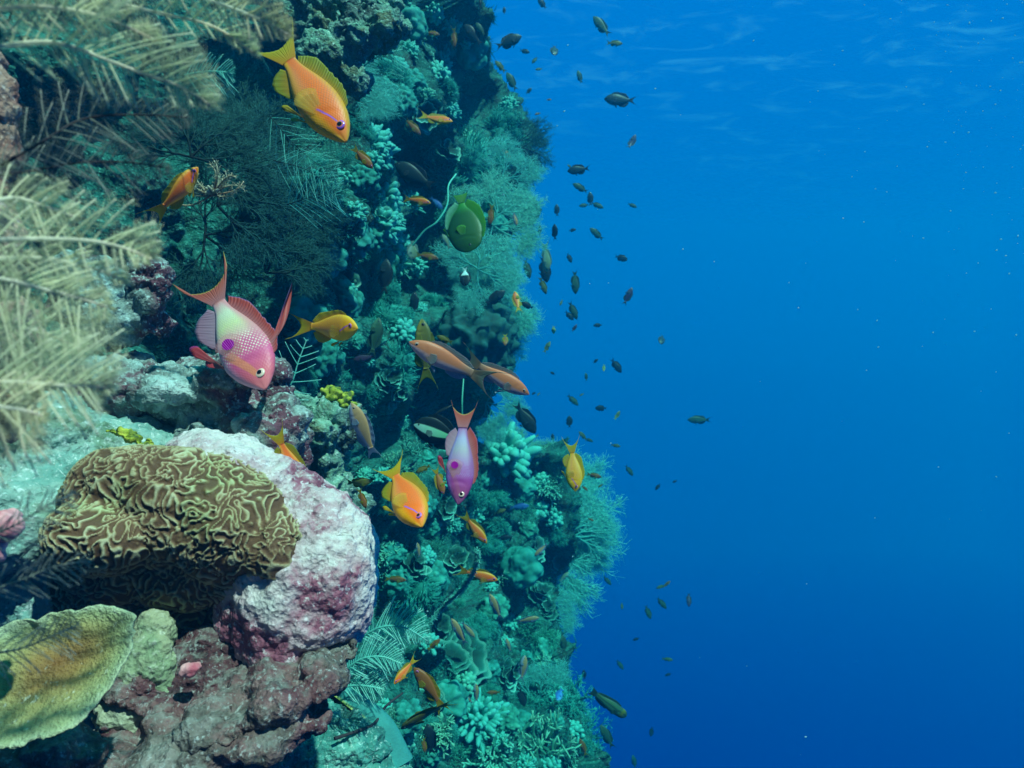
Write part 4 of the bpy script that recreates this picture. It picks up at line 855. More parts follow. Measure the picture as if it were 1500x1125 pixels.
class Fish:
    def __init__(s, spec, bend):
        s.sp = spec; s.b = bend; s.g, s.top, s.bot, s.w = prof(*spec['prof'])
    def x(s, t): return .5 - np.asarray(t, float)
    def body(s):
        M = 26; ph = np.arange(M) * 2 * np.pi / M; g = s.g; n = len(g)
        zc = (s.top + s.bot) / 2; h = (s.top - s.bot) / 2
        sn, cs = np.sin(ph), np.cos(ph)
        z = zc[:, None] + h[:, None] * sn[None]; v = .5 + .5 * sn[None] + 0 * z
        y = s.w[:, None] * (np.sign(cs) * np.abs(cs) ** .85)[None] * (1 - .12 * sn[None])
        T = g[:, None] + 0 * z
        y = y * (1 - .22 * np.exp(-((v - .40) / .045) ** 2) * (T < .085) * (T > .004))                       # mouth
        arc = .275 - .10 * (v - .45) ** 2 * 4; y = y * (1 - .10 * np.exp(-((T - arc) / .014) ** 2) * sstep(.95, .75, v) * sstep(.02, .15, v))   # gill cover edge
        V = bendf(np.stack([s.x(T), y, z], -1).reshape(-1, 3), s.b)
        i = np.arange(n - 1)[:, None] * M; j = np.arange(M)[None]; j2 = (j + 1) % M
        Q = np.stack([i + j, i + M + j, i + M + j2, i + j2], -1).reshape(-1, 4)
        c0 = np.arange(1, M - 1); T0 = np.stack([0 * c0, c0 + 1, c0], -1); e = (n - 1) * M; T1 = np.stack([e + 0 * c0, e + c0, e + c0 + 1], -1)
        return V, Q, np.vstack([T0[:, [0, 2, 1]], T1]), T.ravel(), v.ravel()
    def sheet(s, B, O, nr=7, th=.004, bow=0.0, sweep=1.0):
        n = len(B); q = np.linspace(0, 1, nr); Bq = B[None] * (1 - q[:, None, None]) + O[None] * q[:, None, None]; Bq[..., 0] = B[None, :, 0] + (O - B)[None, :, 0] * q[:, None] ** sweep
        d = unit(np.cross(O - B, np.gradient(B, axis=0) + 1e-6 + np.gradient(O, axis=0))); rip = th * .7 * np.sin(np.arange(n) * 2.1)[None, :, None] * np.sin(q * 2)[:, None, None]
        V = []
        for sg in (1, -1): V.append((Bq + d[None] * (sg * th * .5 * (1 - .75 * q)[:, None, None] + rip + bow * (q ** 2)[:, None, None])).reshape(-1, 3))
        i = np.arange(nr - 1)[:, None] * n; j = np.arange(n - 1)[None]; Q = np.stack([i + j, i + 1 + j, i + n + 1 + j, i + n + j], -1).reshape(-1, 4); N0 = nr * n
        e = (nr - 1) * n + np.arange(n - 1); rim = np.stack([e, e + 1, e + 1 + N0, e + N0], -1)
        a = np.arange(nr - 1) * n; r1 = np.stack([a, a + n, a + n + N0, a + N0], -1); r2 = r1[:, ::-1] + n - 1
        T = np.tile(np.linspace(0, 1, n)[None] * np.ones((nr, 1)), (2, 1)).ravel(); v = np.tile(q[:, None] * np.ones((1, n)), (2, 1)).ravel()
        return bendf(np.vstack(V), s.b), np.vstack([Q, Q[:, ::-1] + N0, rim, r1, r2]), None, T, v
    def dorsal(s):
        t0, t1, hs, lean, fil = s.sp['dorsal']; t = np.linspace(t0, t1, 64); z = np.interp(t, s.g, s.top) - .012; u = (t - t0) / (t1 - t0)
        h = np.interp(u, [k / (len(hs) - 1) for k in range(len(hs))], hs); h = h * (1 + .06 * np.sin(u * 60) * (u < .55))
        if fil: h = h + fil * np.exp(-((u - .16) / .017) ** 2)
        dx = -lean * h - .05 * u ** 3
        if fil: dx = dx - .55 * fil * np.exp(-((u - .16) / .02) ** 2)
        B = np.stack([s.x(t), 0 * t, z], -1); O = B + np.stack([dx, 0 * t, h + .012], -1); return s.sheet(B, O, 10, sweep=2.0 if fil else 1.3)
    def anal(s):
        t0, t1, hs, lean, _ = s.sp['anal']; t = np.linspace(t0, t1, 18); z = np.interp(t, s.g, s.bot) + .012; u = (t - t0) / (t1 - t0)
        h = np.interp(u, [k / (len(hs) - 1) for k in range(len(hs))], hs)
        B = np.stack([s.x(t), 0 * t, z], -1); O = B + np.stack([-lean * h - .05 * u, 0 * t, -h - .012], -1); return s.sheet(B, O, 7)
    def tail(s):
        ln, spread, fork, pw, fil = s.sp['tail']; u = np.linspace(-1, 1, 41); hb = s.top[-1]
        B = np.stack([np.full(41, -.485), 0 * u, hb * u], -1); a = np.abs(u)
        x = -.485 - ln * ((1 - fork) + fork * a ** pw) - fil * np.clip((a - .86) / .14, 0, 1) ** 2
        z = np.sign(u) * (spread * a ** .9 + .15 * fil * np.clip((a - .86) / .14, 0, 1) ** 2)
        O = np.stack([x, 0 * u, z], -1); return s.sheet(B, O, 10)
    def pectoral(s, sg):
        L, tt, zz, op = s.sp['pect']; w = np.interp(tt, s.g, s.w) * .93; k = np.linspace(-1, 1, 15)
        a = k * .38 - .12; d = np.stack([-np.cos(a) * np.cos(op), sg * np.sin(op) * np.ones(15), np.sin(a)], -1); r = L * (1 - .22 * k ** 2)
        B = np.stack([.5 - tt - .0 * k, sg * (w + 0 * k), zz + .035 * k], -1); return s.sheet(B, B + d * r[:, None], 7, .003)
    def pelvic(s, sg):
        L, tt = s.sp['pelv']; z = np.interp(tt, s.g, s.bot) + .015; k = np.linspace(0, 1, 9); a = .35 + k * .5
        B = np.stack([.5 - tt - .05 * k, sg * (.02 + 0 * k), z + 0 * k], -1); d = np.stack([-np.cos(a * .8), sg * .28 + 0 * k, -np.sin(a) * .9], -1); return s.sheet(B, B + d * (L * (.75 + .25 * np.cos((k - .3) * 2.6)))[:, None], 7, .003)
    def eye(s, sg, r, f=1.0):
        te, ze = s.sp['eye'][:2]; w = np.interp(te, s.g, s.w); zt = np.interp(te, s.g, s.top); w = w * math.sqrt(max(.05, 1 - (ze / zt) ** 2)) * .97
        bm = bmesh.new(); bmesh.ops.create_uvsphere(bm, u_segments=18, v_segments=12, radius=1); V = np.array([v.co[:] for v in bm.verts]); F = [[v.index for v in f_.verts] for f_ in bm.faces]; bm.free()
        rad = np.hypot(V[:, 0], V[:, 1]) * np.sign(1); V2 = np.stack([V[:, 0] * r, sg * (V[:, 2] * r * (.22 if f < 1 else .36)), V[:, 1] * r], -1) + [.5 - te, sg * (w - .006 + (r * .53 if f < 1 else 0)), ze]
        Q = np.array([q for q in F if len(q) == 4]); T = np.array([q for q in F if len(q) == 3])
        if sg > 0: Q = Q[:, ::-1]; T = T[:, ::-1]
        return bendf(V2, s.b), Q, T, rad, rad

def fmesh(name, parts):
    V, Q, T, A, B, n = [], [], [], [], [], 0
    for v, q, t, a, b_ in parts:
        V.append(v); A.append(a); B.append(b_)
        if q is not None and len(q): Q.append(q + n)
        if t is not None and len(t): T.append(t + n)
        n += len(v)
    return mesh_np(name, np.vstack(V), np.vstack(Q), {'ft': np.concatenate(A), 'fv': np.concatenate(B)}, np.vstack(T) if T else None)

# --- colours
def scales(b, ft, fv, su=25, sv=14):
    u = b.math('MULTIPLY', ft, su); v = b.math('MULTIPLY', fv, sv)
    return b.voro(b.xyz(b.math('ADD', u, v), b.math('SUBTRACT', u, v)), 1.0, 'F1', 0.22)
def band(b, x, lo, hi, soft=.04): return b.math('MULTIPLY', b.ramp_range(x, lo - soft, lo + soft), b.ramp_range(x, hi - soft, hi + soft, 1, 0))
def line_mask(b, ft, fv, t0, v0, t1, v1, wd):
    m = (v1 - v0) / (t1 - t0); d = b.math('ABSOLUTE', b.math('SUBTRACT', fv, b.math('ADD', b.math('MULTIPLY', ft, m), v0 - m * t0)))
    return b.math('MULTIPLY', b.ramp_range(d, wd * .55, wd, 1, 0), band(b, ft, t0, t1, .012))
def mat_female(name, back=(0.90, 0.15, 0.003), mid=(0.98, 0.155, 0.002), belly=(0.95, 0.38, 0.004), stripe=(0.42, 0.12, 0.62), top=(0.60, 0.32, 0.012)):
    b = NB(name); ft = b.attr('ft'); fv = b.attr('fv'); s = scales(b, ft, fv)
    c = b.ramp(fv, [(0.02, belly), (0.22, belly), (0.42, mid), (0.82, back), (1.0, top)])
    c = b.mix(b.math('MULTIPLY', band(b, ft, .45, .9, .1), b.math('MULTIPLY', band(b, fv, .12, .48, .10), .5)), c, (0.92, 0.30, 0.10))
    c = b.mix(b.math('MULTIPLY', b.ramp_range(s, .28, .62), b.math('MULTIPLY', b.ramp_range(ft, .26, .36), b.math('MULTIPLY', b.ramp_range(fv, .2, .45), .6))), c, (0.55, 0.14, 0.06))
    c = b.mix(b.math('MULTIPLY', b.ramp_range(s, .25, .05), b.math('MULTIPLY', b.ramp_range(ft, .26, .36), .25)), c, (1.0, 0.36, 0.06))
    c = b.mix(line_mask(b, ft, fv, .15, .62, .335, .36, .050), c, (0.72, 0.16, 0.06))
    c = b.mix(line_mask(b, ft, fv, .155, .615, .33, .37, .030), c, stripe)
    c = b.mix(b.math('MULTIPLY', b.ramp_range(ft, .10, .02), .4), c, (0.80, 0.42, 0.05))
    return b.bsdf(c, .48, b.bump(s, .22, .001), .35)
def mat_male(name, mul=(1, 1, 1), cheek=1.0):
    b = NB(name); ft = b.attr('ft'); fv = b.attr('fv'); s = scales(b, ft, fv, 25, 14)
    t = b.math('ADD', ft, b.math('MULTIPLY', b.math('SUBTRACT', b.noise(b.xyz(ft, fv), 6, 2), .5), .10))
    c = b.ramp(t, [(0.0, (0.76, 0.20, 0.22)), (0.14, (0.74, 0.13, 0.19)), (0.30, (0.64, 0.09, 0.24)), (0.48, (0.62, 0.12, 0.26)), (0.59, (0.66, 0.42, 0.34)), (0.69, (0.62, 0.60, 0.32)), (0.84, (0.62, 0.62, 0.46)), (0.95, (0.66, 0.34, 0.36)), (1.0, (0.66, 0.20, 0.20))])
    c = b.mix(b.math('MULTIPLY', band(b, ft, .34, .56, .05), b.ramp_range(s, .42, .18, 0, .85)), c, (0.86, 0.78, 0.62))
    c = b.mix(b.math('MULTIPLY', band(b, ft, .55, .98, .04), b.ramp_range(s, .40, .66, 0, .5)), c, (0.46, 0.40, 0.36))
    c = b.mix(b.math('MULTIPLY', b.ramp_range(fv, .72, .97), b.math('MULTIPLY', b.ramp_range(ft, .3, .5), .85)), c, (0.58, 0.20, 0.24))
    c = b.mix(b.math('MULTIPLY', b.ramp_range(fv, .22, .02), .6), c, (0.62, 0.40, 0.58))
    c = b.mix(b.math('MULTIPLY', line_mask(b, ft, fv, .12, .50, .42, .22, .12), .75 * cheek), c, (0.80, 0.24, 0.10))
    c = b.mix(1.0, c, mul, 'MULTIPLY')
    return b.bsdf(c, .48, b.bump(s, .22, .001), .35)
def mat_simple(name, belly, mid, back, tailc=None, sc=.4, rough=.45):
    b = NB(name); ft = b.attr('ft'); fv = b.attr('fv'); s = scales(b, ft, fv, 25, 14)
    c = b.ramp(fv, [(0.05, belly), (0.30, belly), (0.5, mid), (0.9, back)])
    if tailc: c = b.mix(b.ramp_range(ft, .72, 1.0), c, tailc)
    c = b.mix(b.ramp_range(s, .3, .65, 0, sc), c, b.mix(1.0, c, (.55, .55, .6), 'MULTIPLY'))
    c = b.mix(b.math('MULTIPLY', b.rnd(), .3), c, b.mix(1.0, c, (.7, .9, 1.0), 'MULTIPLY'))
    return b.bsdf(c, rough, b.bump(s, .2, .001), .35)
def mat_fin(name, base, edge, rim=None, rays=26, trans=.35, spot=None, alpha=None):
    b = NB(name); ft = b.attr('ft'); fv = b.attr('fv')
    c = b.ramp(fv, [(0, base), (.75, edge), (.93, edge), (1.0, rim or edge)])
    ry = b.math('SINE', b.math('MULTIPLY', ft, rays * 6.283))
    c = b.mix(b.ramp_range(ry, .2, .9, 0, .45), c, b.mix(1.0, c, (.5, .45, .45), 'MULTIPLY'))
    if spot:
        d = b.math('ADD', b.math('POWER', b.math('MULTIPLY', b.math('SUBTRACT', ft, .5), 1.15), 2.0), b.math('POWER', b.math('MULTIPLY', b.math('SUBTRACT', fv, .68), 1.5), 2.0))
        c = b.mix(b.ramp_range(d, .065, .09, 1, 0), c, spot)
    if spot and alpha: alpha = b.math('MAXIMUM', b.ramp_range(d, .065, .09, 1, 0), alpha)
    return b.bsdf(c, .5, b.bump(ry, .3, .001), .3, 0 if alpha else trans, alpha)
def mat_eye(name, inner, outer):
    b = NB(name); c = b.ramp(b.attr('fv'), [(0, inner), (.62, inner), (.72, outer), (.92, outer), (1, inner)]); return b.bsdf(c, .2, None, .5)
M_pupil = NB("pupil").bsdf((.006, .006, .01), .12, None, .6)
E_purple = mat_eye("purple_eye", (0.75, 0.20, 0.10), (0.36, 0.10, 0.66)); E_pale = mat_eye("pale_eye", (0.75, 0.45, 0.40), (0.80, 0.66, 0.50)); E_dark = mat_eye("dark_eye", (.05, .06, .06), (.10, .13, .12)); E_silver = mat_eye("silver_eye", (.5, .42, .36), (.35, .25, .22))
Mf = mat_female("orange_fish"); Mm = mat_male("pink_fish"); Mm2 = mat_male("violet_fish", (.50, .52, 1.15), .35)
Y_ = mat_fin("yellow_fin", (0.80, 0.34, 0.012), (0.62, 0.46, 0.015), (0.50, 0.50, 0.02)); Yo = mat_fin("olive_fin", (0.62, 0.30, 0.012), (0.36, 0.34, 0.02), (0.30, 0.36, 0.03)); Pf = mat_fin("clear_yellow_fin", (0.85, 0.42, 0.02), (0.80, 0.50, 0.05), rays=14, alpha=.32)
Rd = mat_fin("red_fin", (0.60, 0.22, 0.24), (0.60, 0.09, 0.08), (0.20, 0.14, 0.40)); Rt = mat_fin("red_tail_fin", (0.62, 0.24, 0.28), (0.62, 0.14, 0.10), (0.42, 0.44, 0.08)); Ra = mat_fin("mauve_fin", (0.52, 0.34, 0.46), (0.46, 0.24, 0.36), (0.2, 0.3, 0.5)); Rp = mat_fin("spotted_fin", (0.74, 0.32, 0.26), (0.74, 0.30, 0.34), rays=14, spot=(0.36, 0.0, 0.30), alpha=.22); Rv = mat_fin("red_striped_fin", (0.62, 0.22, 0.22), (0.60, 0.06, 0.08), (.35, .05, .3), rays=9)
Sl = mat_simple("salmon_fish", (0.62, 0.40, 0.46), (0.66, 0.22, 0.10), (0.58, 0.17, 0.075), (0.42, 0.24, 0.16)); SlF = mat_fin("dusky_fin", (0.42, 0.24, 0.18), (0.22, 0.28, 0.30), (.30, .12, .2), alpha=.6); SlT = mat_fin("grey_green_fin", (0.40, 0.24, 0.14), (0.20, 0.26, 0.20), (.30, .14, .2))
Tn = mat_simple("tan_fish", (0.40, 0.42, 0.55), (0.52, 0.32, 0.16), (0.48, 0.28, 0.13)); TnF = mat_fin("blue_fin", (0.34, 0.36, 0.50), (0.24, 0.38, 0.55))
Dk = mat_simple("dark_fish", (0.020, 0.045, 0.055), (0.016, 0.034, 0.042), (0.010, 0.022, 0.03)); DkF = mat_fin("dark_fin", (0.016, 0.03, 0.04), (0.012, 0.03, 0.045), trans=.15)
Gr = mat_simple("green_fish", (0.10, 0.22, 0.14), (0.05, 0.13, 0.08), (0.035, 0.085, 0.055)); GrF = mat_fin("green_fin", (0.04, 0.10, 0.07), (0.05, 0.14, 0.10))
Gb = mat_simple("leaf_green_fish", (0.012, 0.065, 0.02), (0.014, 0.08, 0.014), (0.018, 0.095, 0.012), (0.03, 0.24, 0.02), .2); GbF = mat_fin("leaf_green_fin", (0.04, 0.22, 0.02), (0.06, 0.30, 0.02)); GbE = mat_fin("pale_edge_fin", (0.05, 0.26, 0.08), (0.20, 0.50, 0.36))
Ol = mat_simple("olive_fish", (0.34, 0.30, 0.06), (0.20, 0.20, 0.05), (0.10, 0.12, 0.03)); OlF = mat_fin("olive_small_fin", (0.25, 0.24, 0.04), (0.22, 0.30, 0.05))
Br = mat_simple("brown_orange_fish", (0.42, 0.14, 0.04), (0.36, 0.12, 0.025), (0.26, 0.09, 0.02)); Bl = mat_simple("blue_fish", (0.10, 0.32, 0.62), (0.05, 0.20, 0.60), (0.04, 0.12, 0.40)); BlF = mat_fin("bright_blue_fin", (.05, .2, .6), (.04, .16, .5))
Pl = mat_simple("pale_fish", (0.42, 0.55, 0.50), (0.32, 0.42, 0.30), (0.22, 0.28, 0.16)); PlF = mat_fin("pale_fin", (.3, .42, .36), (.3, .5, .45)); Wh = mat_fin("white_fin", (.6, .75, .8), (.6, .8, .85)); Pu = mat_simple("plum_fish", (0.10, 0.05, 0.12), (0.08, 0.035, 0.09), (0.05, 0.03, 0.07))
b = NB("banded_fish"); ft = b.attr('ft'); fv = b.attr('fv'); c = b.mix(b.math('MULTIPLY', band(b, fv, .34, .66, .03), 1.0), (0.01, 0.02, 0.025), b.mix(ft, (0.55, 0.92, 0.80), (0.20, 0.80, 0.30))); Bn = b.bsdf(c, .5)
b = NB("banded_wrasse"); ft = b.attr('ft'); fv = b.attr('fv'); c = b.ramp(fv, [(0, (.10, .14, .05)), (.25, (.05, .12, .07)), (.5, (.05, .16, .10)), (.62, (.02, .05, .04)), (.8, (.06, .15, .07)), (1, (.03, .07, .05))]); c = b.mix(band(b, ft, .10, .2, .03), c, (.14, .16, .03)); Ws = b.bsdf(c, .5)

SPEC = dict(
    female=dict(prof=(.95, .95), dorsal=(.27, .93, [.03, .06, .07, .07, .075, .09, .10, .07, .02], .75, 0), anal=(.62, .90, [.03, .11, .12, .09, .03], .8, 0), tail=(.40, .23, .50, 1.6, .08), pect=(.24, .30, -.045, .16), pelv=(.22, .33), eye=(.125, .036, .042),
                m=dict(body=Mf, dorsal=Yo, anal=Yo, tail=Y_, pect=Pf, pelv=Y_, eye=E_purple), parts=1),
    male=dict(prof=(1.18, 1.0), dorsal=(.26, .94, [.04, .07, .075, .07, .075, .09, .10, .08, .03], .55, .33), anal=(.60, .92, [.04, .14, .16, .13, .04], .6, 0), tail=(.29, .24, .46, 1.7, .12), pect=(.27, .31, -.05, .16), pelv=(.34, .34), eye=(.125, .033, .042),
              m=dict(body=Mm, dorsal=Rd, anal=Ra, tail=Rt, pect=Rp, pelv=Rv, eye=E_pale), parts=1),
    violet=dict(prof=(1.0, 1.0), dorsal=(.26, .94, [.03, .05, .055, .055, .06, .08, .09, .07, .03], .7, 0), anal=(.60, .92, [.03, .08, .10, .08, .03], .7, 0), tail=(.32, .17, .40, 1.7, .09), pect=(.25, .31, -.05, .16), pelv=(.26, .34), eye=(.125, .033, .040),
                m=dict(body=Mm2, dorsal=Rd, anal=Ra, tail=Rt, pect=Rp, pelv=Rv, eye=E_pale), parts=1),
    slender=dict(prof=(.84, .85), dorsal=(.27, .93, [.03, .055, .06, .06, .06, .065, .07, .05, .02], .7, 0), anal=(.62, .90, [.03, .07, .08, .06, .02], .7, 0), tail=(.40, .22, .50, 1.6, .10), pect=(.17, .30, -.04, .15), pelv=(.18, .33), eye=(.115, .026, .032),
                 m=dict(body=Sl, dorsal=SlF, anal=TnF, tail=SlT, pect=SlF, pelv=TnF, eye=E_silver), parts=1),
    tan=dict(prof=(.95, .85), dorsal=(.27, .93, [.03, .05, .055, .06, .06, .065, .07, .05, .02], .7, 0), anal=(.62, .90, [.03, .07, .08, .06, .02], .7, 0), tail=(.30, .18, .6, 1.5, .08), pect=(.17, .30, -.04, .15), pelv=(.18, .33), eye=(.115, .028, .034),
             m=dict(body=Tn, dorsal=TnF, anal=TnF, tail=TnF, pect=TnF, pelv=TnF, eye=E_silver), parts=1),
    dark=dict(prof=(1.22, .95), dorsal=(.27, .9, [.03, .06, .07, .07, .075, .09, .10, .06, .02], .6, 0), anal=(.56, .90, [.04, .09, .11, .08, .02], .6, 0), tail=(.30, .19, .62, 1.4, .06), pect=(.18, .30, -.04, .15), pelv=(.18, .33), eye=(.12, .04, .032),
              m=dict(body=Dk, dorsal=DkF, anal=DkF, tail=DkF, pect=DkF, pelv=DkF, eye=E_dark), parts=1),
    green=dict(prof=(1.05, .9), dorsal=(.27, .9, [.03, .05, .06, .06, .065, .08, .09, .06, .02], .6, 0), anal=(.56, .90, [.04, .08, .09, .07, .02], .6, 0), tail=(.28, .17, .6, 1.4, .06), pect=(.18, .30, -.04, .15), pelv=(.16, .33), eye=(.12, .035, .03),
               m=dict(body=Gr, dorsal=GrF, anal=GrF, tail=GrF, pect=GrF, pelv=GrF, eye=E_dark), parts=1),
    oval=dict(prof=(1.75, .75, .22, .9), dorsal=(.22, .97, [.03, .05, .06, .08, .10, .12, .14, .13, .06], .5, 0), anal=(.50, .96, [.04, .08, .11, .12, .06], .5, 0), tail=(.20, .13, .1, 1.5, 0), pect=(.20, .30, -.04, .2), pelv=(.18, .33), eye=(.12, .05, .028),
              m=dict(body=Gb, dorsal=GbF, anal=GbE, tail=GbF, pect=GbF, pelv=GbF, eye=E_dark), parts=1),
    wrasse=dict(prof=(.86, .9, .25, 1.15), dorsal=(.27, .93, [.03, .05, .055, .055, .055, .06, .06, .05, .02], .6, 0), anal=(.55, .92, [.03, .05, .06, .05, .02], .6, 0), tail=(.20, .13, .25, 1.6, .03), pect=(.18, .28, -.03, .3), pelv=(.10, .33), eye=(.12, .04, .022),
                m=dict(body=Ws, dorsal=GrF, anal=GrF, tail=GrF, pect=GrF, pelv=GrF, eye=E_dark), parts=1),
    banner=dict(prof=(1.7, .75, .1, 1.0), dorsal=(.25, .95, [.03, .08, .10, .11, .12, .12, .10, .06, .02], .4, .35), anal=(.55, .95, [.06, .12, .14, .10, .03], .5, 0), tail=(.18, .14, .15, 1.5, 0), pect=(.18, .30, -.04, .2), pelv=(.22, .33), eye=(.12, .05, .028),
                m=dict(body=Bn, dorsal=DkF, anal=DkF, tail=PlF, pect=PlF, pelv=DkF, eye=E_dark), parts=1),
)
def vary(base, **kw):
    s = dict(SPEC[base]); mm = dict(s['m']); mm.update(kw.pop('m', {})); s.update(kw); s['m'] = mm; return s
SPEC['olive'] = vary('female', prof=(1.0, .9), m=dict(body=Ol, dorsal=OlF, anal=OlF, tail=OlF, pect=OlF, pelv=OlF, eye=E_dark))
SPEC['brown'] = vary('female', prof=(1.0, .95), m=dict(body=Br, dorsal=Yo, anal=Yo, tail=Yo, pect=Yo, pelv=Yo))
SPEC['blue'] = vary('slender', prof=(1.1, .9), m=dict(body=Bl, dorsal=BlF, anal=BlF, tail=BlF, pect=BlF, pelv=BlF, eye=E_dark))
SPEC['pale'] = vary('slender', prof=(1.05, .9), m=dict(body=Pl, dorsal=PlF, anal=PlF, tail=PlF, pect=PlF, pelv=PlF, eye=E_dark))
b = NB('two_tone_fish'); Bi = b.bsdf(b.mix(b.ramp_range(b.attr('ft'), .62, .70), (.006, .010, .014), (.62, .80, .85)), .5)
SPEC['bicolor'] = vary('dark', prof=(1.7, .9, .1), m=dict(body=Bi, tail=Wh))
SPEC['plum'] = vary('dark', prof=(1.0, .9), m=dict(body=Pu))
SPEC['disc'] = vary('oval', prof=(1.9, .75, .22, .9), m=dict(body=Pl, dorsal=PlF, anal=PlF, tail=PlF, pect=PlF, pelv=PlF))
SPEC['round'] = vary('dark', prof=(1.5, .9, .1))
Mfy = mat_female('yellow_fish', back=(.85, .36, .008), mid=(.95, .36, .006), belly=(.92, .50, .01), top=(.70, .42, .01))
SPEC['yellow'] = vary('female', prof=(1.2, 1.05), m=dict(body=Mfy, dorsal=Y_, anal=Y_))
SPEC['plump'] = vary('female', prof=(1.16, 1.2))
KN = dict(plump='plump_orange_fish', yellow='yellow_orange_fish', female='orange_fish', male='pink_fish', violet='violet_fish', slender='salmon_fish', tan='tan_fish', dark='dark_damselfish', green='green_damselfish', oval='green_oval_fish', wrasse='wrasse', banner='banded_fish', olive='olive_fish', brown='brown_orange_fish',
          blue='blue_fish', pale='pale_fish', bicolor='two_tone_damselfish', plum='plum_fish', disc='disc_fish', round='round_damselfish')
PROTO = {}
def full_fish(kind, bend):
    key = (kind, bend)
    if key in PROTO:
        src = PROTO[key]; r = src.copy(); COL.objects.link(r)
        for ch in src.children:
            c = ch.copy(); COL.objects.link(c); c.parent = r
            for g_ in ch.children:
                d = g_.copy(); COL.objects.link(d); d.parent = c
        return r
    sp = SPEC[kind]; f = Fish(sp, bend); m = sp['m']; r = empty(KN[kind])
    link('body', fmesh('body', [f.body()]), m['body'], r); link('dorsal_fin', fmesh('dorsal_fin', [f.dorsal()]), m['dorsal'], r)
    link('anal_fin', fmesh('anal_fin', [f.anal()]), m['anal'], r); link('tail_fin', fmesh('tail_fin', [f.tail()]), m['tail'], r)
    for sg in (1, -1):
        link('pectoral_fin', fmesh('pectoral_fin', [f.pectoral(sg)]), m['pect'], r); link('pelvic_fin', fmesh('pelvic_fin', [f.pelvic(sg)]), m['pelv'], r)
        e = link('eye', fmesh('eye', [f.eye(sg, sp['eye'][2])]), m['eye'], r); link('pupil', fmesh('pupil', [f.eye(sg, sp['eye'][2] * .52, .8)]), M_pupil, e)
    PROTO[key] = r; return r
SMALL = {}
def small_fish(kind, bend):
    key = (kind, bend); sp = SPEC[kind]; m = sp['m']
    if key not in SMALL:
        f = Fish(sp, bend); bd = f.body(); fins = [f.dorsal(), f.anal(), f.tail(), f.pelvic(1), f.pelvic(-1), f.pectoral(1), f.pectoral(-1)]; ps = [bd] + fins + [f.eye(1, sp['eye'][2]), f.eye(-1, sp['eye'][2])]
        me = fmesh(KN[kind], ps); nq = [len(p[1]) for p in ps]; ntr = [0 if p[2] is None else len(p[2]) for p in ps]
        idm = [0, 1, 1, 2, 1, 1, 1, 1, 3, 3]; mi = np.concatenate([np.full(a, i) for a, i in zip(nq, idm)] + [np.full(a, i) for a, i in zip(ntr, idm)])
        if len(mi) == len(me.polygons): me.polygons.foreach_set('material_index', mi.astype(np.int32))
        for q in (m['body'], m['dorsal'], m['tail'], M_pupil): me.materials.append(q)
        me.polygons.foreach_set('use_smooth', np.ones(len(me.polygons), bool)); SMALL[key] = me
    o = bpy.data.objects.new(KN[kind], SMALL[key]); COL.objects.link(o); return o
PREF = dict(U=(0, 1), D=(0, -1), L=(-1, 0), R=(1, 0))
N_FISH = 0
def fish(kind, nose, tail, label, SL=.07, tilt=0, side='U', roll=12, bend=0.0, Y=None, group=None):
    global N_FISH; N_FISH += 1
    dx, dz = nose[0] - tail[0], -(nose[1] - tail[1]); lp = math.hypot(dx, dz); ca = math.cos(math.radians(tilt))
    cx, cy = (nose[0] + tail[0]) / 2, (nose[1] + tail[1]) / 2
    if Y is None:
        Y = min(SL * ca * FPX / lp, 4.4); L = hit(cx, cy)[0]
        if L.y < 3.15 or cx < 700: Y = min(Y, L.y * .93)
    dl = .5 * lp * Y / FPX * math.tan(math.radians(tilt)); A = at(*nose, Y - dl); Bp = at(*tail, Y + dl)
    SLr = (A - Bp).length; F = (A - Bp).normalized()
    p = Vector((-dz / lp, 0, dx / lp)); pr = PREF[side]
    if p.x * pr[0] + p.z * pr[1] < 0: p = -p
    toc = -at(cx, cy, 1.0).normalized(); D = (p - F * p.dot(F)).normalized(); C = (toc - F * toc.dot(F)); C = (C - D * C.dot(D)).normalized()
    D = (D * math.cos(math.radians(roll)) + C * math.sin(math.radians(roll))).normalized(); Lx = D.cross(F)
    o = full_fish(kind, bend) if lp > 27 else small_fish(kind, bend)
    M = Matrix(((F.x, Lx.x, D.x, 0), (F.y, Lx.y, D.y, 0), (F.z, Lx.z, D.z, 0), (0, 0, 0, 1)))
    o.matrix_world = Matrix.Translation((A + Bp) / 2) @ M @ Matrix.Diagonal((SLr, SLr, SLr, 1))
    tag(o, label, 'fish', group); return o
# --- the fish of the photograph: kind, nose, tail base, label, options
G_OR = "orange fish along the reef"; G_BL = "small dark fish in the open blue water"; G_TN = "small tan and blue fish close to the reef"; G_DK = "dark fish in front of the reef"
fish('female', (507, 208), (420, 84), "largest orange fish diving head down at the top, beneath the speckled rock", tilt=18, side='R', roll=-2, Y=.72, bend=.10)
fish('male', (389, 570), (325, 447), "big pink fish with pale scaly middle and a long curved dorsal spine", tilt=30, side='R', roll=-2, Y=.71, bend=-.12)
fish('violet', (671, 739), (678, 626), "violet fish hanging head down with a red forked tail", tilt=18, side='R', roll=-2, Y=.74)
fish('plump', (618, 772), (577, 694), "plump bright orange fish nosing down beside the violet fish", tilt=44, side='R', roll=-2, Y=.62, bend=.12)
fish('slender', (599, 501), (692, 547), "long salmon fish facing left with a lilac belly, crossing another", tilt=8, side='U', roll=10, Y=.80)
fish('slender', (775, 578), (702, 536), "salmon fish facing right, its tail crossing the left-facing one's tail", tilt=0, side='U', roll=12, Y=.84)
fish('yellow', (524, 481), (466, 478), "small yellow fish facing right above the open pale feather", tilt=42, side='U', roll=6, Y=.78, bend=-.3, group=G_OR)
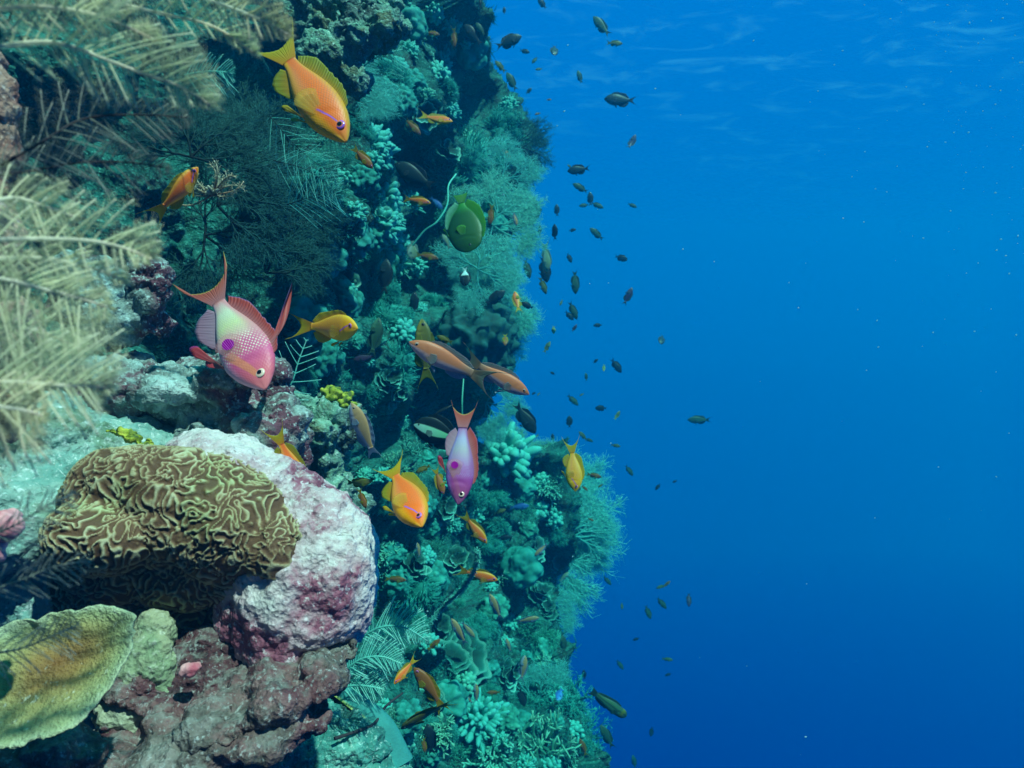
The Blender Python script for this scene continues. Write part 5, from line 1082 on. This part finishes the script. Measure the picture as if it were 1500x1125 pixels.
fish('female', (290, 245), (245, 303), "orange fish seen along its back, swimming up right out of the pale plumes", tilt=-12, side='L', roll=55, Y=.66, bend=.25, group=G_OR)
fish('female', (446, 716), (412, 650), "orange fish half hidden behind the top of the pink boulder", tilt=-8, side='R', roll=0, Y=.675, group=G_OR)
fish('tan', (514, 590), (543, 656), "pinkish tan fish with its nose up beside the pitted grey rock", tilt=10, side='R', roll=12, Y=.84)
fish('yellow', (843, 720), (838, 663), "yellow-orange fish pointing down alone over the far outcrop", tilt=15, side='R', roll=12, SL=.08, group=G_OR)
fish('olive', (618, 467), (624, 540), "upright yellow fish partly hidden by the left-facing salmon fish", tilt=0, side='R', roll=20, Y=.95, group=G_OR)
fish('olive', (640, 492), (658, 500), "little yellow fish peeping out above the salmon fish's back", tilt=0, Y=1.0, group=G_OR)
fish('female', (663, 178), (627, 173), "small orange fish with a bright yellow tail high on the reef", tilt=10, side='U', roll=-12, SL=.06, bend=-.2, group=G_OR)
fish('brown', (616, 198), (597, 178), "dull orange fish swimming down right beside a yellow-tailed one", side='U', group=G_OR)
fish('brown', (546, 247), (523, 222), "small brownish orange fish just below the snout of the largest orange one", side='U', roll=10, Y=.95, group=G_OR)
fish('female', (631, 298), (600, 292), "small orange fish facing right, left of a pale blue fish", tilt=8, side='U', SL=.06, group=G_OR)
fish('blue', (648, 306), (634, 292), "pale blue fish hidden behind the head of a small orange one", side='U', SL=.06, group=G_TN)
fish('oval', (686, 369), (676, 297), "big green oval fish with its nose down and a pale left edge", tilt=20, side='R', roll=8, SL=.11)
fish('disc', (604, 380), (604, 357), "round pale green disc-shaped fish with a white dot", side='U', SL=.06)
fish('brown', (642, 379), (616, 374), "slim orange-brown fish right beside the disc-shaped fish", side='U', SL=.06, group=G_OR)
fish('bicolor', (681, 419), (681, 396), "black fish with a white tail in front of the faint sea fans", side='R', tilt=20, Y=2.2)
fish('dark', (566, 379), (563, 422), "upright dark oval fish with its tail down", side='R', roll=15, SL=.08, group=G_DK)
fish('dark', (607, 427), (606, 456), "dark upright fish above the yellow upright fish", side='R', roll=20, SL=.07, group=G_DK)
fish('green', (555, 465), (546, 512), "dim greenish fish with its nose up right of the small yellow fish", side='R', roll=15, SL=.08, group=G_DK)
fish('plum', (517, 528), (545, 522), "dull reddish dark fish right under the dim greenish fish", side='U', SL=.06, group=G_DK)
fish('dark', (578, 240), (626, 268), "long shadowy fish in the dark gap right of the pale knobbly coral", side='U', SL=.10, group=G_DK)
fish('pale', (648, 343), (657, 360), "small pale fish left of the green oval fish", side='R', SL=.05, group=G_TN)
fish('brown', (717, 331), (720, 306), "slim orange-red fish with its head down right of the green oval fish", side='R', roll=30, Y=2.0, group=G_OR)
fish('tan', (757, 331), (753, 314), "tan fish at the reef edge right of the slim orange-red one", side='R', Y=2.3, group=G_TN)
fish('brown', (735, 219), (747, 231), "small orange-brown fish in front of the hairy soft coral", side='U', SL=.05, group=G_OR)
fish('brown', (644, 51), (628, 48), "faint orange fish over the fuzzy growth near the top edge", side='U', SL=.05, group=G_OR)
fish('brown', (665, 72), (665, 47), "slim brownish fish hanging head down near the top of the reef", side='R', roll=35, SL=.06, group=G_OR)
fish('dark', (680, 36), (701, 61), "dark fish facing up left at the top edge of the reef", side='R', SL=.09, group=G_DK)
fish('green', (697, 33), (708, 49), "small dark green fish right above the dark one at the reef's top edge", side='U', SL=.06, group=G_DK)
fish('dark', (764, 53), (733, 66), "dark fish facing right with a raised back just off the top of the reef", side='U', SL=.10)
fish('banner', (606, 622), (668, 642), "black and pale green banded fish half hidden behind the violet fish", side='U', Y=1.25)
fish('brown', (650, 724), (640, 694), "brown-orange fish with its head down just left of the violet fish", side='L', roll=20, Y=.95, group=G_OR)
fish('olive', (609, 692), (626, 684), "small yellow fish glimpsed behind the plump orange fish", side='U', Y=.9, group=G_OR)
fish('olive', (546, 704), (514, 710), "curled yellow fish beneath the pitted grey rock", side='U', roll=20, bend=.5, Y=.88, group=G_OR)
fish('brown', (536, 745), (528, 722), "small orange-red fish hanging under the curled yellow fish", side='R', Y=.92, group=G_OR)
fish('female', (713, 796), (686, 762), "orange fish nosing down right below the violet fish", side='R', tilt=10, SL=.065, group=G_OR)
fish('female', (729, 850), (684, 838), "slim orange fish facing right behind the curved whip coral", side='U', tilt=0, Y=1.32, group=G_OR)
fish('female', (577, 1002), (602, 972), "orange fish facing down left in front of a bigger brown-orange one", side='L', tilt=25, roll=25, Y=.95, group=G_OR)
fish('brown', (606, 978), (643, 1022), "curved brown-orange fish behind the down-left facing orange fish", side='R', tilt=0, roll=15, Y=1.02, bend=.25, group=G_OR)
fish('olive', (587, 1068), (642, 1030), "slim yellow-green fish slanting down left below the brown-orange one", side='U', tilt=0, roll=50, Y=.98, bend=.2, group=G_OR)
fish('brown', (595, 850), (570, 848), "small dark red fish above the feathery green soft coral", side='U', SL=.05, group=G_OR)
fish('brown', (645, 936), (630, 949), "small orange-red fish right of the upper white-green feather", side='U', SL=.05, group=G_OR)
fish('brown', (622, 1103), (621, 1085), "small orange-red fish near the bottom among the pale finger corals", side='R', SL=.05, group=G_OR)
fish('dark', (626, 1060), (632, 1098), "dark bluish fish hanging below the yellow-green slanting fish", side='R', SL=.08, group=G_DK)
fish('tan', (611, 795), (614, 813), "pale tan fish with its nose up right of the pink boulder's shoulder", side='R', SL=.05, group=G_TN)
fish('tan', (661, 906), (679, 938), "tan fish with a blue belly, left one of a crossing pair", side='R', roll=20, SL=.065, group=G_TN)
fish('tan', (695, 934), (679, 914), "tan fish with a blue belly, right one of a crossing pair", side='R', roll=15, SL=.06, group=G_TN)
fish('tan', (717, 870), (731, 901), "tan and blue fish with its nose up below the fish behind the whip coral", side='R', roll=20, SL=.065, group=G_TN)
fish('tan', (790, 905), (762, 910), "slim tan fish facing right low on the reef", side='U', roll=20, SL=.065, group=G_TN)
fish('tan', (769, 960), (764, 991), "tan fish with a blue side pointing up on the lower reef", side='R', roll=15, SL=.065, group=G_TN)
fish('tan', (697, 1001), (698, 1024), "tan-blue fish pointing up above the finger coral cluster", side='R', roll=15, SL=.06, group=G_TN)
fish('brown', (713, 1015), (729, 1014), "small orange-pink fish right of the tan-blue one above the finger corals", side='U', SL=.05, group=G_OR)
fish('tan', (678, 1016), (690, 1028), "small tan fish left of the one pointing up above the finger corals", side='U', SL=.05, group=G_TN)
fish('tan', (741, 935), (747, 952), "little tan fish in front of a pale coral head on the lower reef", side='R', SL=.05, group=G_TN)
fish('blue', (752, 860), (745, 874), "dim blue fish above the slim tan one on the lower reef", side='R', SL=.06, group=G_TN)
fish('dark', (768, 1035), (762, 1012), "dim dark fish hanging just under the tan one on the lower reef", side='R', SL=.06, group=G_DK)
fish('tan', (783, 815), (799, 799), "slim tan fish slanting down left over the middle of the far outcrop", side='U', roll=20, Y=2.4, group=G_TN)
fish('pale', (833, 838), (823, 849), "tiny pale green fish at the reef edge below the far outcrop", side='U', SL=.05, group=G_TN)
fish('blue', (775, 741), (752, 743), "deep blue fish on the far outcrop", side='U', SL=.07, group=G_TN)
fish('olive', (741, 746), (727, 751), "small bright yellow fish left of the deep blue one", side='U', SL=.05, group=G_OR)
fish('dark', (748, 787), (732, 788), "small dark fish below the bright yellow one on the far outcrop", side='U', SL=.05, group=G_DK)
fish('blue', (818, 786), (808, 790), "tiny blue fish on the lower flank of the far outcrop", side='U', SL=.04, group=G_TN)
fish('blue', (816, 1026), (822, 1012), "blue-faced fish turned to the viewer at the lower reef edge", side='U', tilt=58, SL=.08, group=G_TN)
fish('wrasse', (917, 1050), (873, 1017), "long green wrasse diving off the lower reef edge", side='U', roll=10, SL=.12)
fish('green', (880, 1062), (895, 1090), "slim dark green fish pointing up left below the green wrasse", side='R', SL=.09, group=G_DK)
fish('brown', (849, 1082), (857, 1102), "brown fish with its nose up at the bottom of the reef edge", side='R', SL=.06, group=G_OR)
fish('green', (824, 930), (826, 952), "green fish with its nose up at the edge of the lower reef", side='R', SL=.07, group=G_DK)
fish('dark', (855, 981), (856, 993), "small black fish just off the lower reef, above the green wrasse", side='R', SL=.05, group=G_DK)
fish('brown', (740, 506), (740, 493), "small orange fish seen head on at the edge of the coral dome", side='U', tilt=45, Y=2.0, group=G_OR)
fish('female', (754, 427), (759, 450), "orange fish with yellow fins turned away, at the edge of the open water", side='L', tilt=-30, roll=10, Y=2.4, group=G_OR)
fish('dark', (763, 443), (778, 450), "dark fish right behind the orange one that is turned away", side='U', Y=2.5, group=G_DK)
fish('dark', (740, 426), (716, 443), "black fish facing up right, left of the orange one that is turned away", side='U', Y=2.4, group=G_DK)
fish('brown', (783, 168), (790, 166), "tiny orange fish off the upper reef edge", SL=.05, group=G_OR)
fish('brown', (808, 146), (802, 146), "tiniest orange speck of a fish right of the upper reef edge", SL=.05, group=G_OR)
# open water
B = G_BL
fish('green', (869, 24), (889, 48), "green fish with a bent tail highest in the open water", side='R', SL=.12, bend=.2, group=B)
fish('olive', (912, 64), (894, 63), "small greenish fish under the tail of the highest one", SL=.07, group=B)
fish('dark', (788, -2), (798, 10), "dark fish cut off by the top edge of the picture", side='R', SL=.08, group=B)
fish('dark', (703, 0), (703, 8), "tiny dark fish at the very top over the reef edge", side='R', SL=.05, group=B)
fish('dark', (738, 10), (739, 19), "faint little dark fish hanging upright near the top edge", side='R', SL=.05, group=B)
fish('dark', (776, 77), (764, 74), "small dark fish right below the one with the raised back", SL=.06, group=B)
fish('green', (779, 93), (786, 85), "tiny green fish slanting down left in open water near the top", SL=.05, group=B)
fish('round', (812, 81), (812, 69), "stubby dark fish with spread fins below the bright surface patch", side='L', tilt=40, SL=.06, group=B)
fish('olive', (784, 102), (792, 101), "tiny olive fish under the stubby one near the top", SL=.05, group=B)
fish('olive', (725, 89), (737, 102), "slim yellow-striped fish slanting along the upper reef edge", side='U', SL=.06, group=B)
fish('green', (742, 106), (754, 128), "green fish slanting down along the upper reef edge", side='R', SL=.09, group=B)
fish('dark', (779, 129), (772, 136), "tiny dark fish right of the green one along the upper reef edge", SL=.05, group=B)
fish('green', (846, 103), (851, 119), "dark green fish nose up in open water left above the big left-facing one", side='R', SL=.08, group=B)
fish('dark', (885, 145), (923, 147), "biggest dark fish facing left in the upper open water", side='U', roll=6, SL=.15, group=B)
fish('plum', (931, 197), (922, 216), "dark curled fish below the biggest left-facing one", side='R', bend=.5, SL=.10, group=B)
fish('dark', (831, 251), (858, 247), "slim black fish facing left with a forked tail", side='U', SL=.10, group=B)
fish('olive', (831, 241), (836, 245), "tiny yellowish fish on the back of the slim black one", SL=.04, group=B)
fish('green', (839, 269), (857, 279), "green fish slanting under the slim black one", side='U', SL=.08, group=B)
fish('dark', (864, 281), (865, 298), "dark upright fish where three others meet", side='R', SL=.08, group=B)
fish('green', (884, 305), (869, 298), "pale green fish slanting right below the upright one", side='U', SL=.08, group=B)
fish('green', (848, 302), (860, 300), "faint green fish left below the upright one", SL=.06, group=B)
fish('dark', (815, 299), (816, 314), "dark upright fish left of the meeting group", side='R', SL=.07, group=B)
fish('green', (933, 304), (922, 299), "lone greenish fish far right of the meeting group", SL=.07, group=B)
fish('dark', (791, 330), (790, 343), "small upright fish, left one of a pair in mid water", side='R', roll=40, SL=.06, group=B)
fish('dark', (812, 328), (813, 348), "small upright fish, right one of a pair in mid water", side='R', roll=40, SL=.07, group=B)
fish('dark', (844, 336), (835, 338), "tiny dark fish facing right beside the upright pair", SL=.05, group=B)
fish('green', (864, 334), (880, 348), "greenish fish slanting up left in mid water", side='U', SL=.09, group=B)
fish('pale', (802, 398), (799, 364), "pale striped fish pointing down with dark ones behind it", side='R', roll=25, SL=.11, group=B)
fish('dark', (801, 414), (796, 382), "dark fish half hidden behind the pale striped one", side='R', roll=20, SL=.11, group=B)
fish('green', (776, 408), (770, 384), "slim green fish pointing down left of the pale striped one", side='R', roll=20, SL=.09, group=B)
fish('olive', (800, 431), (793, 411), "yellow-green fish pointing down just below the pale striped one", side='R', roll=20, SL=.08, group=B)
fish('dark', (837, 385), (832, 373), "small dark fish right of the pale striped one", side='R', SL=.06, group=B)
fish('green', (843, 431), (842, 402), "long grey-green fish hanging head down in mid water", side='R', roll=25, SL=.11, group=B)
fish('round', (919, 381), (904, 376), "chunky black fish facing right in mid water", SL=.08, group=B)
fish('plum', (926, 421), (916, 442), "slim dark fish with its nose up right below the chunky black one", side='R', SL=.09, group=B)
fish('round', (968, 504), (970, 493), "black diamond-shaped fish out in the blue", side='L', tilt=45, SL=.08, group=B)
fish('olive', (772, 441), (772, 436), "tiny olive fish above the dark one behind the turned-away orange fish", side='R', SL=.04, group=B)
fish('olive', (820, 448), (823, 441), "tiny round olive fish in mid water", side='R', SL=.05, group=B)
fish('green', (845, 468), (836, 446), "green fish pointing down, right one of a crossing pair", side='R', roll=20, SL=.09, group=B)
fish('dark', (840, 469), (830, 458), "small dark fish, left one of a crossing pair", side='R', SL=.07, group=B)
fish('plum', (845, 475), (839, 484), "small purple fish directly below the crossing pair", side='R', SL=.06, group=B)
fish('olive', (811, 489), (811, 480), "stubby yellow-brown fish seen head on left of the crossing pair", side='L', tilt=45, SL=.05, group=B)
fish('olive', (806, 500), (799, 513), "slim light green fish slanting in mid water", side='L', SL=.07, group=B)
fish('dark', (869, 477), (880, 476), "small dark fish facing left, right of the crossing pair", SL=.06, group=B)
fish('dark', (910, 546), (898, 529), "dark fish diving right with a fanned tail", side='R', SL=.09, group=B)
fish('olive', (884, 544), (885, 536), "stubby olive fish left of the diving dark one", side='L', tilt=40, SL=.05, group=B)
fish('dark', (876, 526), (870, 531), "tiny dark fish up left of the diving dark one", SL=.05, group=B)
fish('dark', (806, 545), (812, 548), "tiny dark fish right above the salmon fish's nose", SL=.05, group=B)
fish('green', (858, 546), (859, 556), "faint greenish oval fish left of the stubby olive one", side='R', SL=.06, group=B)
fish('green', (847, 594), (834, 581), "pale green fish slanting down right in mid water", side='U', SL=.08, group=B)
fish('olive', (849, 580), (854, 577), "tiny olive fish above the pale green slanting one", SL=.05, group=B)
fish('dark', (779, 578), (784, 575), "tiny dark fish at the nose of the right-facing salmon fish", SL=.04, group=B)
fish('olive', (787, 580), (790, 576), "tiny yellowish fish just right of the salmon fish's nose", SL=.04, group=B)
fish('round', (872, 598), (886, 598), "black fish facing left in mid water above the far outcrop", SL=.07, group=B)
fish('olive', (908, 602), (902, 612), "yellow-green curled fish right of the black left-facing one", side='R', bend=.3, SL=.07, group=B)
fish('dark', (784, 635), (760, 598), "large dark fish diving right with a wide forked tail beside the violet fish", side='U', roll=10, SL=.12, group=B)
fish('round', (834, 609), (834, 624), "dark oval fish nose up above the pale fan of the far outcrop", side='R', SL=.07, group=B)
fish('dark', (738, 641), (747, 650), "small dark fish in the blue gap between wall and far outcrop", side='U', SL=.06, group=B)
fish('dark', (809, 635), (810, 645), "small dark fish over the top of the far outcrop's pale fan", side='R', SL=.06, group=B)
fish('olive', (848, 632), (857, 642), "slim olive fish touching another above the far outcrop", side='R', SL=.06, group=B)
fish('green', (869, 647), (859, 643), "small green fish at the tail of the slim olive one", SL=.06, group=B)
fish('olive', (785, 641), (788, 637), "tiny olive fish left over the far outcrop's fan", SL=.04, group=B)
fish('green', (811, 669), (804, 659), "dim green fish among the fans of the far outcrop", side='U', SL=.06, group=B)
fish('olive', (909, 654), (898, 652), "stubby yellow-green fish right of the far outcrop's fan", SL=.06, group=B)
fish('green', (927, 697), (918, 684), "green fish with a long tail diving right off the far outcrop", side='U', SL=.08, group=B)
fish('dark', (960, 718), (966, 710), "dark fish with a pale tail out in the blue beyond the far outcrop", side='U', SL=.07, group=B)
fish('dark', (985, 707), (991, 704), "small dark fish furthest out beyond the pale-tailed one", SL=.06, group=B)
fish('brown', (881, 699), (864, 695), "brown-orange fish right of the yellow-orange one over the outcrop", Y=3.0, group=G_OR)
fish('olive', (876, 714), (882, 710), "small olive fish under the brown-orange one over the outcrop", Y=3.0, group=B)
fish('brown', (861, 719), (854, 713), "tiny brownish fish near the snout of the yellow-orange one", Y=3.0, group=G_OR)
fish('brown', (870, 763), (863, 760), "faint orange fish within the large pale fan", Y=3.0, group=G_OR)
fish('green', (1007, 615), (1035, 615), "long dark fish alone far out in the open blue", side='U', SL=.13, group=B)
fish('green', (879, 828), (869, 812), "dark green fish just off the reef below the large pale fan", side='U', SL=.08, group=B)
fish('green', (895, 857), (886, 846), "small dark green fish diving right below another off the reef", side='U', SL=.07, group=B)
fish('olive', (961, 862), (972, 858), "olive fish with another tail behind it in the lower blue", SL=.06, group=B)
fish('brown', (982, 851), (974, 858), "slim orange-tinted fish behind the olive one in the lower blue", SL=.06, group=B)
fish('green', (976, 892), (965, 878), "dark green fish diving right under the olive pair in the lower blue", side='U', SL=.07, group=B)
fish('green', (953, 907), (947, 890), "dark green fish hanging nose down in the lower blue", side='R', SL=.07, group=B)
fish('plum', (1009, 889), (1009, 872), "ragged purple fish furthest right in the lower blue", side='R', tilt=20, SL=.08, group=B)
fish('olive', (911, 893), (911, 885), "tiny yellow fish left of the nose-down dark green one", side='R', SL=.05, group=B)
fish('dark', (927, 938), (935, 935), "tiny dark fish facing left in the lower blue", SL=.05, group=B)
fish('olive', (986, 967), (973, 965), "olive fish facing right in the lower blue", SL=.06, group=B)
fish('dark', (974, 990), (982, 987), "small faint dark fish below the right-facing olive one", SL=.05, group=B)
fish('green', (913, 981), (905, 969), "blurred teal fish right of the small black one off the lower reef", side='U', SL=.08, group=B)
fish('dark', (953, 1079), (955, 1067), "small dark fish pointing down near the bottom of the open water", side='R', SL=.06, group=B)
fish('green', (927, 1106), (930, 1122), "dark green fish rising from the bottom edge in open water", side='R', SL=.08, group=B)
